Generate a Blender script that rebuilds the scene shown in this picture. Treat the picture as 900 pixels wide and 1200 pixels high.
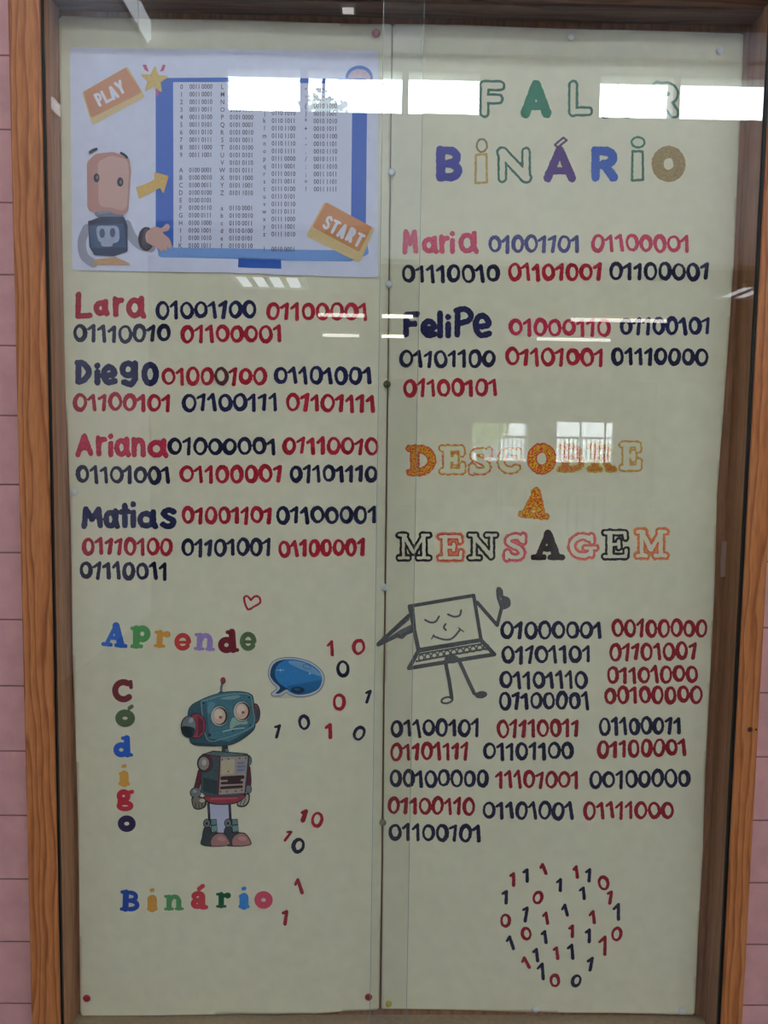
import bpy, math, random
import numpy as np
from mathutils import Vector, Matrix

random.seed(7)
for o in list(bpy.data.objects):
    bpy.data.objects.remove(o)
SC = bpy.context.scene
COL = SC.collection

# ------------------------------------------------------------------ camera
F_PX = 949.5
PITCH, YAW, ROLL = .083670, .017040, .014327
CAM = np.array([0.0, -1.15, 1.5])


def cam_axes():
    cp, sp = math.cos(PITCH), math.sin(PITCH)
    cy, sy = math.cos(YAW), math.sin(YAW)
    cr, sr = math.cos(ROLL), math.sin(ROLL)
    Ry = np.array([[cy, sy, 0], [-sy, cy, 0], [0, 0, 1]])
    f = np.array([0, cp, -sp]); u = np.array([0, sp, cp]); R = np.array([1, 0, 0.])
    return Ry @ (R * cr + u * sr), Ry @ (-R * sr + u * cr), Ry @ f


AR, AU, AF = cam_axes()
cam = bpy.data.objects.new('camera', bpy.data.cameras.new('camera'))
COL.objects.link(cam)
m = Matrix.Identity(4)
for i in range(3):
    m[i][0], m[i][1], m[i][2], m[i][3] = AR[i], AU[i], -AF[i], CAM[i]
cam.matrix_world = m
cam.data.sensor_fit = 'VERTICAL'
cam.data.sensor_height = 36
cam.data.lens = F_PX * 36 / 1200
cam.data.clip_start = .05
SC.camera = cam

# ------------------------------------------------------------------ sky, exposure, light levels
SKY = 20.0
LAMP = 4.5        # louvred panels of the low room
TUBE = 7.0        # bare tubes of the low room
HALL_FILL = 150.0        # added, unseen fill lamps on the high ceiling
SC.view_settings.view_transform = 'Standard'
SC.view_settings.look = 'None'
SC.view_settings.exposure = -0.17
SC.view_settings.gamma = 1.0
SC.view_settings.use_curve_mapping = False
world = bpy.data.worlds.new('overcast_sky')
SC.world = world
world.use_nodes = True
bg = world.node_tree.nodes['Background']
bg.inputs['Color'].default_value = (.86, .94, 1.0, 1)
bg.inputs['Strength'].default_value = SKY
SC.cycles.max_bounces = 10
SC.cycles.transparent_max_bounces = 16
SC.cycles.use_denoising = True


# ------------------------------------------------------------------ measuring helpers
def direction(px, py):
    """slope (dx, dz) per metre of depth of the line of sight through a point of the photograph"""
    px = np.asarray(px, float); py = np.asarray(py, float)
    a = px - 450; b = 600 - py
    d = [AR[i] * a + AU[i] * b + AF[i] * F_PX for i in range(3)]
    return d[0] / d[1], d[2] / d[1]


GLASS_Y = -.055


def on_depth(px, py, L):
    dx, dz = direction(px, py)
    return CAM[0] + dx * L, CAM[1] + L, CAM[2] + dz * L


def behind(px, py, L):
    """real place of something seen mirrored in the glass at distance L"""
    dx, dz = direction(px, py)
    return float(CAM[0] + dx * L), float(2 * GLASS_Y - CAM[1] - L), float(CAM[2] + dz * L)


def y_behind(L):
    return 2 * GLASS_Y - CAM[1] - L


# ------------------------------------------------------------------ object helpers
def link(o, parent=None, shift=(0, 0, 0)):
    COL.objects.link(o)
    if parent is not None:
        o.parent = parent
    return o


ORIG = {}


def mesh_obj(name, verts, faces, mats, parent=None, fm=None, smooth=False):
    """mesh given in world metres; parts are stored relative to their parent"""
    v = np.asarray(verts, float).reshape(-1, 3)
    if parent is not None:
        org = ORIG.get(parent.name, np.zeros(3))
    else:
        org = np.array([v[:, 0].mean(), v[:, 1].mean(), v[:, 2].min()])
    me = bpy.data.meshes.new(name)
    me.from_pydata([tuple(p) for p in (v - org)], [], faces)
    if not isinstance(mats, (list, tuple)):
        mats = [mats]
    for mm in mats:
        me.materials.append(mm)
    if fm is not None:
        me.polygons.foreach_set('material_index', fm)
    if smooth:
        me.polygons.foreach_set('use_smooth', [True] * len(me.polygons))
    me.update()
    o = bpy.data.objects.new(name, me)
    link(o, parent)
    if parent is None:
        o.location = org
        ORIG[o.name] = org
    else:
        ORIG[o.name] = org
    return o


def empty(name, loc):
    o = bpy.data.objects.new(name, None)
    o.empty_display_size = .05
    COL.objects.link(o)
    o.location = loc
    ORIG[o.name] = np.array(loc, float)
    return o


def tag(o, label=None, cat=None, group=None, kind=None):
    if label: o['label'] = label
    if cat: o['category'] = cat
    if group: o['group'] = group
    if kind: o['kind'] = kind
    return o


class MB:
    def __init__(s):
        s.v = []; s.f = []; s.m = []

    def add(s, v, f, mi=0):
        n = len(s.v); s.v += [tuple(p) for p in v]
        s.f += [tuple(i + n for i in q) for q in f]; s.m += [mi] * len(f)
        return s

    def box(s, x0, x1, y0, y1, z0, z1, mi=0, bev=0.0):
        if bev <= 0:
            v = [(x, y, z) for x in (x0, x1) for y in (y0, y1) for z in (z0, z1)]
            f = [(0, 1, 3, 2), (4, 6, 7, 5), (0, 4, 5, 1), (2, 3, 7, 6), (0, 2, 6, 4), (1, 5, 7, 3)]
            return s.add(v, f, mi)
        import bmesh
        bm = bmesh.new()
        vs = [bm.verts.new((x, y, z)) for x in (x0, x1) for y in (y0, y1) for z in (z0, z1)]
        for q in [(0, 1, 3, 2), (4, 6, 7, 5), (0, 4, 5, 1), (2, 3, 7, 6), (0, 2, 6, 4), (1, 5, 7, 3)]:
            bm.faces.new([vs[i] for i in q])
        bmesh.ops.bevel(bm, geom=list(bm.edges), offset=bev, segments=2, affect='EDGES', profile=.5)
        bm.verts.index_update()
        v = [tuple(p.co) for p in bm.verts]; f = [tuple(p.index for p in q.verts) for q in bm.faces]
        bm.free()
        return s.add(v, f, mi)

    def tube(s, pts, r, n=8, mi=0):
        pts = [Vector(p) for p in pts]; rings = []
        for i, p in enumerate(pts):
            t = (pts[min(i + 1, len(pts) - 1)] - pts[max(i - 1, 0)]).normalized()
            a = t.orthogonal().normalized(); b = t.cross(a)
            rr = r[i] if isinstance(r, (list, tuple)) else r
            rings.append([p + (a * math.cos(k * 2 * math.pi / n) + b * math.sin(k * 2 * math.pi / n)) * rr for k in range(n)])
        v = [tuple(q) for R in rings for q in R]; f = []
        for i in range(len(pts) - 1):
            for k in range(n):
                f.append((i * n + k, i * n + (k + 1) % n, (i + 1) * n + (k + 1) % n, (i + 1) * n + k))
        f.append(tuple(range(n))[::-1]); f.append(tuple((len(pts) - 1) * n + k for k in range(n)))
        return s.add(v, f, mi)

    def lathe(s, c, prof, n=20, mi=0):
        """profile (radius, height towards -y) turned about a y axis through c"""
        v = []; f = []
        for (r, h) in prof:
            for k in range(n):
                a = 2 * math.pi * k / n
                v.append((c[0] + r * math.cos(a), c[1] - h, c[2] + r * math.sin(a)))
        for i in range(len(prof) - 1):
            for k in range(n):
                f.append((i * n + k, i * n + (k + 1) % n, (i + 1) * n + (k + 1) % n, (i + 1) * n + k))
        f.append(tuple((len(prof) - 1) * n + k for k in range(n)))
        f.append(tuple(range(n))[::-1])
        return s.add(v, f, mi)

    def build(s, name, mats, parent=None, smooth=False):
        return mesh_obj(name, s.v, s.f, mats, parent, s.m, smooth)


# ------------------------------------------------------------------ materials
def lin(c):
    return tuple(((x / 255.) / 12.92 if x / 255. <= .04045 else ((x / 255. + .055) / 1.055) ** 2.4) for x in c) + (1,)


def new_mat(name):
    mt = bpy.data.materials.new(name); mt.use_nodes = True
    nt = mt.node_tree
    return mt, nt, nt.nodes['Principled BSDF']


def plain(name, rgb, rough=.6, spec=.3, var=0.0, scale=200., metal=0.):
    mt, nt, b = new_mat(name)
    b.inputs['Roughness'].default_value = rough
    b.inputs['Specular IOR Level'].default_value = spec
    b.inputs['Metallic'].default_value = metal
    c = lin(rgb)
    if var <= 0:
        b.inputs['Base Color'].default_value = c
        return mt
    g = nt.nodes.new('ShaderNodeNewGeometry')
    n = nt.nodes.new('ShaderNodeTexNoise'); n.inputs['Scale'].default_value = scale; n.inputs['Detail'].default_value = 4
    r = nt.nodes.new('ShaderNodeValToRGB')
    r.color_ramp.elements[0].position = .3; r.color_ramp.elements[1].position = .7
    r.color_ramp.elements[0].color = tuple(x * (1 - var) for x in c[:3]) + (1,)
    r.color_ramp.elements[1].color = tuple(min(1, x * (1 + var) + var * .03) for x in c[:3]) + (1,)
    nt.links.new(g.outputs['Position'], n.inputs['Vector'])
    nt.links.new(n.outputs['Fac'], r.inputs['Fac'])
    nt.links.new(r.outputs['Color'], b.inputs['Base Color'])
    return mt


def ink(name, rgb, var=.35):
    return plain(name, rgb, .75, .15, var, 420.)


def speckle(name, a, b_, scale=900.):
    """crayon scribble of two colours"""
    mt, nt, b = new_mat(name)
    b.inputs['Roughness'].default_value = .8; b.inputs['Specular IOR Level'].default_value = .1
    g = nt.nodes.new('ShaderNodeNewGeometry')
    n = nt.nodes.new('ShaderNodeTexNoise'); n.inputs['Scale'].default_value = scale; n.inputs['Detail'].default_value = 2
    r = nt.nodes.new('ShaderNodeValToRGB')
    r.color_ramp.elements[0].position = .44; r.color_ramp.elements[1].position = .56
    r.color_ramp.elements[0].color = lin(a); r.color_ramp.elements[1].color = lin(b_)
    nt.links.new(g.outputs['Position'], n.inputs['Vector'])
    nt.links.new(n.outputs['Fac'], r.inputs['Fac'])
    nt.links.new(r.outputs['Color'], b.inputs['Base Color'])
    return mt


def emit(name, rgb, strength):
    mt, nt, b = new_mat(name)
    b.inputs['Base Color'].default_value = lin(rgb)
    b.inputs['Emission Color'].default_value = lin(rgb)
    b.inputs['Emission Strength'].default_value = strength
    return mt


def wood(name, light, mid, dark, axis='z', spacing=.011, amount=.8, rough=.42, knots=()):
    """long wavy grain lines along one axis"""
    mt, nt, b = new_mat(name)
    N = nt.nodes.new; Lk = nt.links.new
    b.inputs['Roughness'].default_value = rough
    b.inputs['Specular IOR Level'].default_value = .4
    g = N('ShaderNodeNewGeometry')
    mp = N('ShaderNodeMapping'); Lk(g.outputs['Position'], mp.inputs['Vector'])
    # grain runs along the compressed axis
    mp.inputs['Scale'].default_value = (1, 1, .12) if axis == 'z' else (.12, 1, 1)
    n1 = N('ShaderNodeTexNoise'); n1.inputs['Scale'].default_value = 32; n1.inputs['Detail'].default_value = 2
    Lk(mp.outputs['Vector'], n1.inputs['Vector'])
    sep = N('ShaderNodeSeparateXYZ'); Lk(g.outputs['Position'], sep.inputs['Vector'])
    a1 = N('ShaderNodeMath'); a1.operation = 'MULTIPLY_ADD'
    Lk(n1.outputs['Fac'], a1.inputs[0]); a1.inputs[1].default_value = .045
    Lk(sep.outputs['X' if axis == 'z' else 'Z'], a1.inputs[2])
    a1b = N('ShaderNodeMath'); a1b.operation = 'MULTIPLY_ADD'
    Lk(sep.outputs['Y'], a1b.inputs[0]); a1b.inputs[1].default_value = .8; Lk(a1.outputs[0], a1b.inputs[2])
    a2 = N('ShaderNodeMath'); a2.operation = 'DIVIDE'; Lk(a1b.outputs[0], a2.inputs[0]); a2.inputs[1].default_value = spacing
    fr = N('ShaderNodeMath'); fr.operation = 'FRACT'; Lk(a2.outputs[0], fr.inputs[0])
    r = N('ShaderNodeValToRGB'); e = r.color_ramp.elements
    e[0].position = 0; e[0].color = lin(light)
    e[1].position = 1; e[1].color = lin(light)
    x = r.color_ramp.elements.new(.55); x.color = lin(mid)
    x = r.color_ramp.elements.new(.86); x.color = lin(dark)
    Lk(fr.outputs[0], r.inputs['Fac'])
    n2 = N('ShaderNodeTexNoise'); n2.inputs['Scale'].default_value = 260; n2.inputs['Detail'].default_value = 3
    Lk(mp.outputs['Vector'], n2.inputs['Vector'])
    mx = N('ShaderNodeMix'); mx.data_type = 'RGBA'; mx.inputs[0].default_value = amount
    mx.inputs[6].default_value = lin(mid); Lk(r.outputs['Color'], mx.inputs[7])
    mx2 = N('ShaderNodeMix'); mx2.data_type = 'RGBA'; mx2.blend_type = 'MULTIPLY'; mx2.inputs[0].default_value = .5
    r2 = N('ShaderNodeValToRGB'); r2.color_ramp.elements[0].color = (.45, .45, .45, 1); r2.color_ramp.elements[0].position = .3
    r2.color_ramp.elements[1].position = .65
    Lk(n2.outputs['Fac'], r2.inputs['Fac'])
    Lk(mx.outputs[2], mx2.inputs[6]); Lk(r2.outputs['Color'], mx2.inputs[7])
    last = mx2.outputs[2]
    for (kx, kz, kr) in knots:
        vm = N('ShaderNodeVectorMath'); vm.operation = 'MULTIPLY'; Lk(g.outputs['Position'], vm.inputs[0]); vm.inputs[1].default_value = (1, 0, 1)
        vd = N('ShaderNodeVectorMath'); vd.operation = 'DISTANCE'; Lk(vm.outputs[0], vd.inputs[0]); vd.inputs[1].default_value = (kx, 0, kz)
        rr = N('ShaderNodeMapRange'); Lk(vd.outputs['Value'], rr.inputs['Value'])
        rr.inputs['From Min'].default_value = kr * .6; rr.inputs['From Max'].default_value = kr
        rr.inputs['To Min'].default_value = 1; rr.inputs['To Max'].default_value = 0
        mk = N('ShaderNodeMix'); mk.data_type = 'RGBA'; Lk(rr.outputs[0], mk.inputs[0]); Lk(last, mk.inputs[6]); mk.inputs[7].default_value = lin((52, 22, 16))
        last = mk.outputs[2]
    Lk(last, b.inputs['Base Color'])
    return mt


def tiles(name, rgb, joint, z_joint, th, tw, x_joint):
    mt, nt, b = new_mat(name)
    N = nt.nodes.new; Lk = nt.links.new
    b.inputs['Roughness'].default_value = .35
    g = N('ShaderNodeNewGeometry'); s = N('ShaderNodeSeparateXYZ'); Lk(g.outputs['Position'], s.inputs['Vector'])

    def joint_mask(out, off, size, w):
        a = N('ShaderNodeMath'); a.operation = 'SUBTRACT'; Lk(out, a.inputs[0]); a.inputs[1].default_value = off
        d = N('ShaderNodeMath'); d.operation = 'DIVIDE'; Lk(a.outputs[0], d.inputs[0]); d.inputs[1].default_value = size
        pp = N('ShaderNodeMath'); pp.operation = 'PINGPONG'; Lk(d.outputs[0], pp.inputs[0]); pp.inputs[1].default_value = .5
        mr = N('ShaderNodeMapRange'); Lk(pp.outputs[0], mr.inputs['Value'])
        mr.inputs['From Min'].default_value = .35 * w / size; mr.inputs['From Max'].default_value = w / size
        mr.inputs['To Min'].default_value = 1; mr.inputs['To Max'].default_value = 0
        return mr.outputs[0]
    mz = joint_mask(s.outputs['Z'], z_joint, th, .0016)
    mxx = joint_mask(s.outputs['X'], x_joint, tw, .0016)
    mm = N('ShaderNodeMath'); mm.operation = 'MAXIMUM'; Lk(mz, mm.inputs[0]); Lk(mxx, mm.inputs[1])
    n = N('ShaderNodeTexNoise'); n.inputs['Scale'].default_value = 25; n.inputs['Detail'].default_value = 5; Lk(g.outputs['Position'], n.inputs['Vector'])
    r = N('ShaderNodeValToRGB'); c = lin(rgb)
    r.color_ramp.elements[0].color = tuple(x * .88 for x in c[:3]) + (1,); r.color_ramp.elements[1].color = tuple(min(1, x * 1.1) for x in c[:3]) + (1,)
    r.color_ramp.elements[0].position = .3; r.color_ramp.elements[1].position = .7
    Lk(n.outputs['Fac'], r.inputs['Fac'])
    mx = N('ShaderNodeMix'); mx.data_type = 'RGBA'; Lk(mm.outputs[0], mx.inputs[0]); Lk(r.outputs['Color'], mx.inputs[6]); mx.inputs[7].default_value = lin(joint)
    Lk(mx.outputs[2], b.inputs['Base Color'])
    bp = N('ShaderNodeBump'); bp.invert = True; bp.inputs['Distance'].default_value = .001; bp.inputs['Strength'].default_value = .6
    Lk(mm.outputs[0], bp.inputs['Height']); Lk(bp.outputs[0], b.inputs['Normal'])
    return mt


def glass(name, tint=(.99, .993, .989), ior=1.82):
    """pane: clear, mirrors by Fresnel on its outer faces"""
    mt = bpy.data.materials.new(name); mt.use_nodes = True
    nt = mt.node_tree; nt.nodes.clear(); N = nt.nodes.new; Lk = nt.links.new
    out = N('ShaderNodeOutputMaterial'); tr = N('ShaderNodeBsdfTransparent'); gl = N('ShaderNodeBsdfGlossy')
    tr.inputs['Color'].default_value = tint + (1,)
    gl.inputs['Roughness'].default_value = 0.0; gl.inputs['Color'].default_value = (1, 1, 1, 1)
    fr = N('ShaderNodeFresnel'); fr.inputs['IOR'].default_value = ior
    g = N('ShaderNodeNewGeometry'); inv = N('ShaderNodeMath'); inv.operation = 'SUBTRACT'; inv.inputs[0].default_value = 1
    Lk(g.outputs['Backfacing'], inv.inputs[1])
    mu = N('ShaderNodeMath'); mu.operation = 'MULTIPLY'; Lk(fr.outputs[0], mu.inputs[0]); Lk(inv.outputs[0], mu.inputs[1])
    mx = N('ShaderNodeMixShader'); Lk(mu.outputs[0], mx.inputs[0]); Lk(tr.outputs[0], mx.inputs[1]); Lk(gl.outputs[0], mx.inputs[2])
    Lk(mx.outputs[0], out.inputs['Surface'])
    return mt


def paper(name, rgb, trans=.0):
    mt = plain(name, rgb, .8, .15, .035, 60.)
    return mt


M = dict(
    tile=tiles('pink_wall_tile', (210, 156, 151), (128, 84, 82), 1.5 + .448326 * 1.15, .0840796 * 1.15, .20, .15),
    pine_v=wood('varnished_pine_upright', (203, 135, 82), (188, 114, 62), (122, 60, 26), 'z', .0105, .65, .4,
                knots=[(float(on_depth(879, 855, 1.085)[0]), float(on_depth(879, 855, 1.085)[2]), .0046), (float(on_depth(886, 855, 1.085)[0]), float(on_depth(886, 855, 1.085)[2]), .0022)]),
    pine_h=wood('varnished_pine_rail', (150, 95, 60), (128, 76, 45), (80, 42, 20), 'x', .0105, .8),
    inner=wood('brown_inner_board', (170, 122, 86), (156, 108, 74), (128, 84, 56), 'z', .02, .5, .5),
    inner_left=wood('pale_lit_inner_board', (205, 150, 110), (188, 134, 96), (150, 100, 68), 'z', .02, .5, .5),  # paler wood, with the light on the left panel put into its colour
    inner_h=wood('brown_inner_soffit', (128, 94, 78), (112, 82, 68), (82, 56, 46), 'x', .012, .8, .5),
    sill=plain('bare_sill_board', (150, 128, 98), .6, .3, .12, 120.),
    black=plain('black_track', (16, 14, 14), .5),
    cream=paper('cream_poster_paper', (227, 220, 188)),
    white_paper=paper('white_print_paper', (226, 226, 240)),
    glass=glass('display_glass'),
    edge=plain('ground_glass_edge', (150, 168, 160), .25, .5),
    etched=plain('etched_glass', (112, 88, 72), .5),
    white_wall=plain('white_plaster', (232, 234, 236), .8, .2, .02, 4.),
    ceil=plain('dark_boarded_ceiling', (112, 104, 98), .8),
    lowceil=plain('low_ceiling', (150, 145, 135), .8, .2),
    floor=plain('speckled_floor', (88, 79, 68), .35, .4, .1, 60.),
    beige=plain('beige_wall', (178, 168, 148), .8, .2, .03, 6.),
    frame_w=plain('white_window_frame', (220, 222, 222), .4),
    winglass=glass('window_glass', (.96, .98, .98), 1.45),
    navy=ink('navy_marker', (34, 36, 78)),
    navy2=ink('dark_navy_marker', (32, 32, 62)),
    violet_navy=ink('violet_navy_marker', (66, 62, 118)),
    red=ink('red_marker', (176, 26, 46)),
    dkred=ink('dark_red_marker', (150, 24, 36)),
    pinkred=ink('pink_red_marker', (196, 44, 72)),
    pink=ink('pink_marker', (205, 62, 92)),
    brownred=ink('brown_red_marker', (96, 50, 52)),
    grey=ink('grey_marker', (98, 98, 97)),
    black_ink=ink('black_marker', (40, 32, 32)),
)
_inks = {}


def I(rgb, var=.12):
    k = tuple(rgb)
    if k not in _inks:
        _inks[k] = ink('ink_%02x%02x%02x' % k, rgb, var)
    return _inks[k]


# ------------------------------------------------------------------ drawing tool: shapes measured on the sheets
PD = 1.15 - .0075            # depth of the sheets from the camera


def bulge(px, py):
    """soft waves of the paper, metres towards the viewer"""
    px = np.asarray(px, float); py = np.asarray(py, float)
    w = .0007 * np.sin(px / 9.5 + .6 * np.sin(py / 120.)) * np.clip((py - 520) / 300., 0, 1) * np.exp(-((px - 370) / 80.) ** 2)
    w = w + .0009 * np.sin(px / 37. + py / 310.) + .0006 * np.sin(py / 61. + 1.3)
    return w + .0016


def sheet_pt(px, py, lift):
    x, y, z = on_depth(px, py, PD)
    return np.stack([x, np.full_like(np.asarray(x, float), y) - bulge(px, py) - lift, z], -1)


def s_cap(x0, y0, x1, y1, r0, r1=None):
    r1 = r0 if r1 is None else r1

    def f(X, Y):
        dx, dy = x1 - x0, y1 - y0
        q = dx * dx + dy * dy
        t = np.clip(((X - x0) * dx + (Y - y0) * dy) / q, 0, 1) if q > 1e-9 else np.zeros_like(X)
        return np.hypot(X - x0 - t * dx, Y - y0 - t * dy) - (r0 + (r1 - r0) * t)
    R = max(r0, r1)
    return f, (min(x0, x1) - R, min(y0, y1) - R, max(x0, x1) + R, max(y0, y1) + R)


def s_path(pts, r, closed=False):
    pts = list(pts) + ([pts[0]] if closed else [])
    rs = r if isinstance(r, (list, tuple)) else [r] * len(pts)
    return s_union([s_cap(*pts[i], *pts[i + 1], rs[i], rs[i + 1]) for i in range(len(pts) - 1)])


def smooth_pts(pts, n=5, closed=False):
    P = [np.array(p, float) for p in pts]; out = []; k = len(P)
    for i in range(k if closed else k - 1):
        p0 = P[(i - 1) % k] if (closed or i > 0) else P[i]
        p1 = P[i]; p2 = P[(i + 1) % k]
        p3 = P[(i + 2) % k] if (closed or i + 2 < k) else p2
        for j in range(n):
            t = j / n
            out.append(tuple(.5 * (2 * p1 + (p2 - p0) * t + (2 * p0 - 5 * p1 + 4 * p2 - p3) * t * t + (3 * p1 - p0 - 3 * p2 + p3) * t ** 3)))
    if not closed:
        out.append(tuple(P[-1]))
    return out


def s_curve(pts, r, closed=False, n=5):
    return s_path(smooth_pts(pts, n, closed), r, closed)


def s_arc(cx, cy, rx, ry, a0, a1, r, rot=0., n=None):
    n = n or max(6, int(abs(a1 - a0) / 18))
    ca, sa = math.cos(math.radians(rot)), math.sin(math.radians(rot)); P = []
    for i in range(n + 1):
        a = math.radians(a0 + (a1 - a0) * i / n)
        u, v = rx * math.cos(a), ry * math.sin(a)
        P.append((cx + u * ca - v * sa, cy + u * sa + v * ca))
    return s_path(P, r)


def s_poly(pts):
    P = np.array(pts, float)

    def f(X, Y):
        d = np.full_like(X, 1e9); s = np.ones_like(X); n = len(P)
        for i in range(n):
            ax, ay = P[i]; bx, by = P[i - 1]
            ex, ey = bx - ax, by - ay; wx, wy = X - ax, Y - ay
            t = np.clip((wx * ex + wy * ey) / (ex * ex + ey * ey + 1e-12), 0, 1)
            d = np.minimum(d, (wx - ex * t) ** 2 + (wy - ey * t) ** 2)
            c1 = Y >= ay; c2 = Y < by; c3 = ex * wy > ey * wx
            fl = (c1 & c2 & c3) | (~c1 & ~c2 & ~c3)
            s = np.where(fl, -s, s)
        return s * np.sqrt(d)
    return f, (P[:, 0].min(), P[:, 1].min(), P[:, 0].max(), P[:, 1].max())


def s_blob(pts, n=6):
    return s_poly(smooth_pts(pts, n, True))


def s_ell(cx, cy, rx, ry, rot=0.):
    ca, sa = math.cos(math.radians(rot)), math.sin(math.radians(rot))

    def f(X, Y):
        u = (X - cx) * ca + (Y - cy) * sa; v = -(X - cx) * sa + (Y - cy) * ca
        k = np.hypot(u / rx, v / ry) + 1e-9
        k2 = np.hypot(u / rx ** 2, v / ry ** 2) + 1e-9
        return k * (k - 1) / k2
    R = max(rx, ry)
    return f, (cx - R, cy - R, cx + R, cy + R)


def s_union(L):
    def f(X, Y):
        d = L[0][0](X, Y)
        for q in L[1:]:
            d = np.minimum(d, q[0](X, Y))
        return d
    B = np.array([q[1] for q in L])
    return f, (B[:, 0].min(), B[:, 1].min(), B[:, 2].max(), B[:, 3].max())


def s_sub(a, b):
    return (lambda X, Y: np.maximum(a[0](X, Y), -b[0](X, Y))), a[1]


def s_and(a, b):
    return (lambda X, Y: np.maximum(a[0](X, Y), b[0](X, Y))), a[1]


def s_band(a, w, off=0.):
    """line of half width w along the edge of a"""
    b = a[1]
    return (lambda X, Y: np.abs(a[0](X, Y) - off) - w), (b[0] - w - abs(off), b[1] - w - abs(off), b[2] + w + abs(off), b[3] + w + abs(off))


def s_grow(a, w):
    b = a[1]
    return (lambda X, Y: a[0](X, Y) - w), (b[0] - w, b[1] - w, b[2] + w, b[3] + w)


def s_rough(a, amp=.35, f_=.9, seed=0):
    """hand-drawn wobble of an edge"""
    b = a[1]
    p1, p2 = (seed * 1.7) % 6.28, (seed * 2.9) % 6.28
    return (lambda X, Y: a[0](X, Y) + amp * np.sin(X * f_ + p1 + 1.3 * np.sin(Y * .5 + p2)) * np.sin(Y * f_ * 1.1 + p2)), b


def region(shape, cell):
    f, b = shape
    x0, y0, x1, y1 = b[0] - cell, b[1] - cell, b[2] + cell, b[3] + cell
    nx = int(math.ceil((x1 - x0) / cell)) + 1; ny = int(math.ceil((y1 - y0) / cell)) + 1
    xs = x0 + np.arange(nx) * cell; ys = y0 + np.arange(ny) * cell
    X, Y = np.meshgrid(xs, ys)
    V = f(X, Y)
    ins = V < 0
    any_ = ins[:-1, :-1] | ins[1:, :-1] | ins[:-1, 1:] | ins[1:, 1:]
    keys = {}; verts = []; faces = []

    def vert(k, p):
        i = keys.get(k)
        if i is None:
            i = keys[k] = len(verts); verts.append(p)
        return i
    for j, i in zip(*np.nonzero(any_)):
        cs = ((j, i), (j + 1, i), (j + 1, i + 1), (j, i + 1))
        poly = []
        for q in range(4):
            a = cs[q]; b_ = cs[(q + 1) % 4]
            ia, ib = ins[a], ins[b_]
            if ia:
                poly.append(vert(a, (xs[a[1]], ys[a[0]])))
            if ia != ib:
                va, vb = V[a], V[b_]; t = va / (va - vb)
                k = (a, b_) if a < b_ else (b_, a)
                poly.append(vert(k, (xs[a[1]] + t * (xs[b_[1]] - xs[a[1]]), ys[a[0]] + t * (ys[b_[0]] - ys[a[0]]))))
        pp = []
        for v in poly:
            if not pp or v != pp[-1]:
                pp.append(v)
        if len(pp) >= 3:
            faces.append(tuple(pp))
    return verts, faces


LAYER = .00009


def art(name, parent, items, layer=3, cell=.7, label=None, thick=0.0):
    """flat marks stacked on a sheet: items = [(material, shape)], later ones on top, as one mesh"""
    V = []; Fc = []; FM = []; mats = []
    for n, it in enumerate(items):
        mt, sh = it[0], it[1]
        c = it[2] if len(it) > 2 else cell
        v, f = region(sh, c)
        if not f:
            continue
        if mt not in mats:
            mats.append(mt)
        a = np.array(v)
        p = sheet_pt(a[:, 0], a[:, 1], (layer + n) * LAYER)
        k = len(V); V += [tuple(q) for q in p]
        Fc += [tuple(i + k for i in q) for q in f]; FM += [mats.index(mt)] * len(f)
    o = mesh_obj(name, V, Fc, mats, parent, FM)
    if thick:
        s = o.modifiers.new('paper thickness', 'SOLIDIFY'); s.thickness = thick; s.offset = -1
    if label:
        o['label'] = label
    return o


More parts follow.
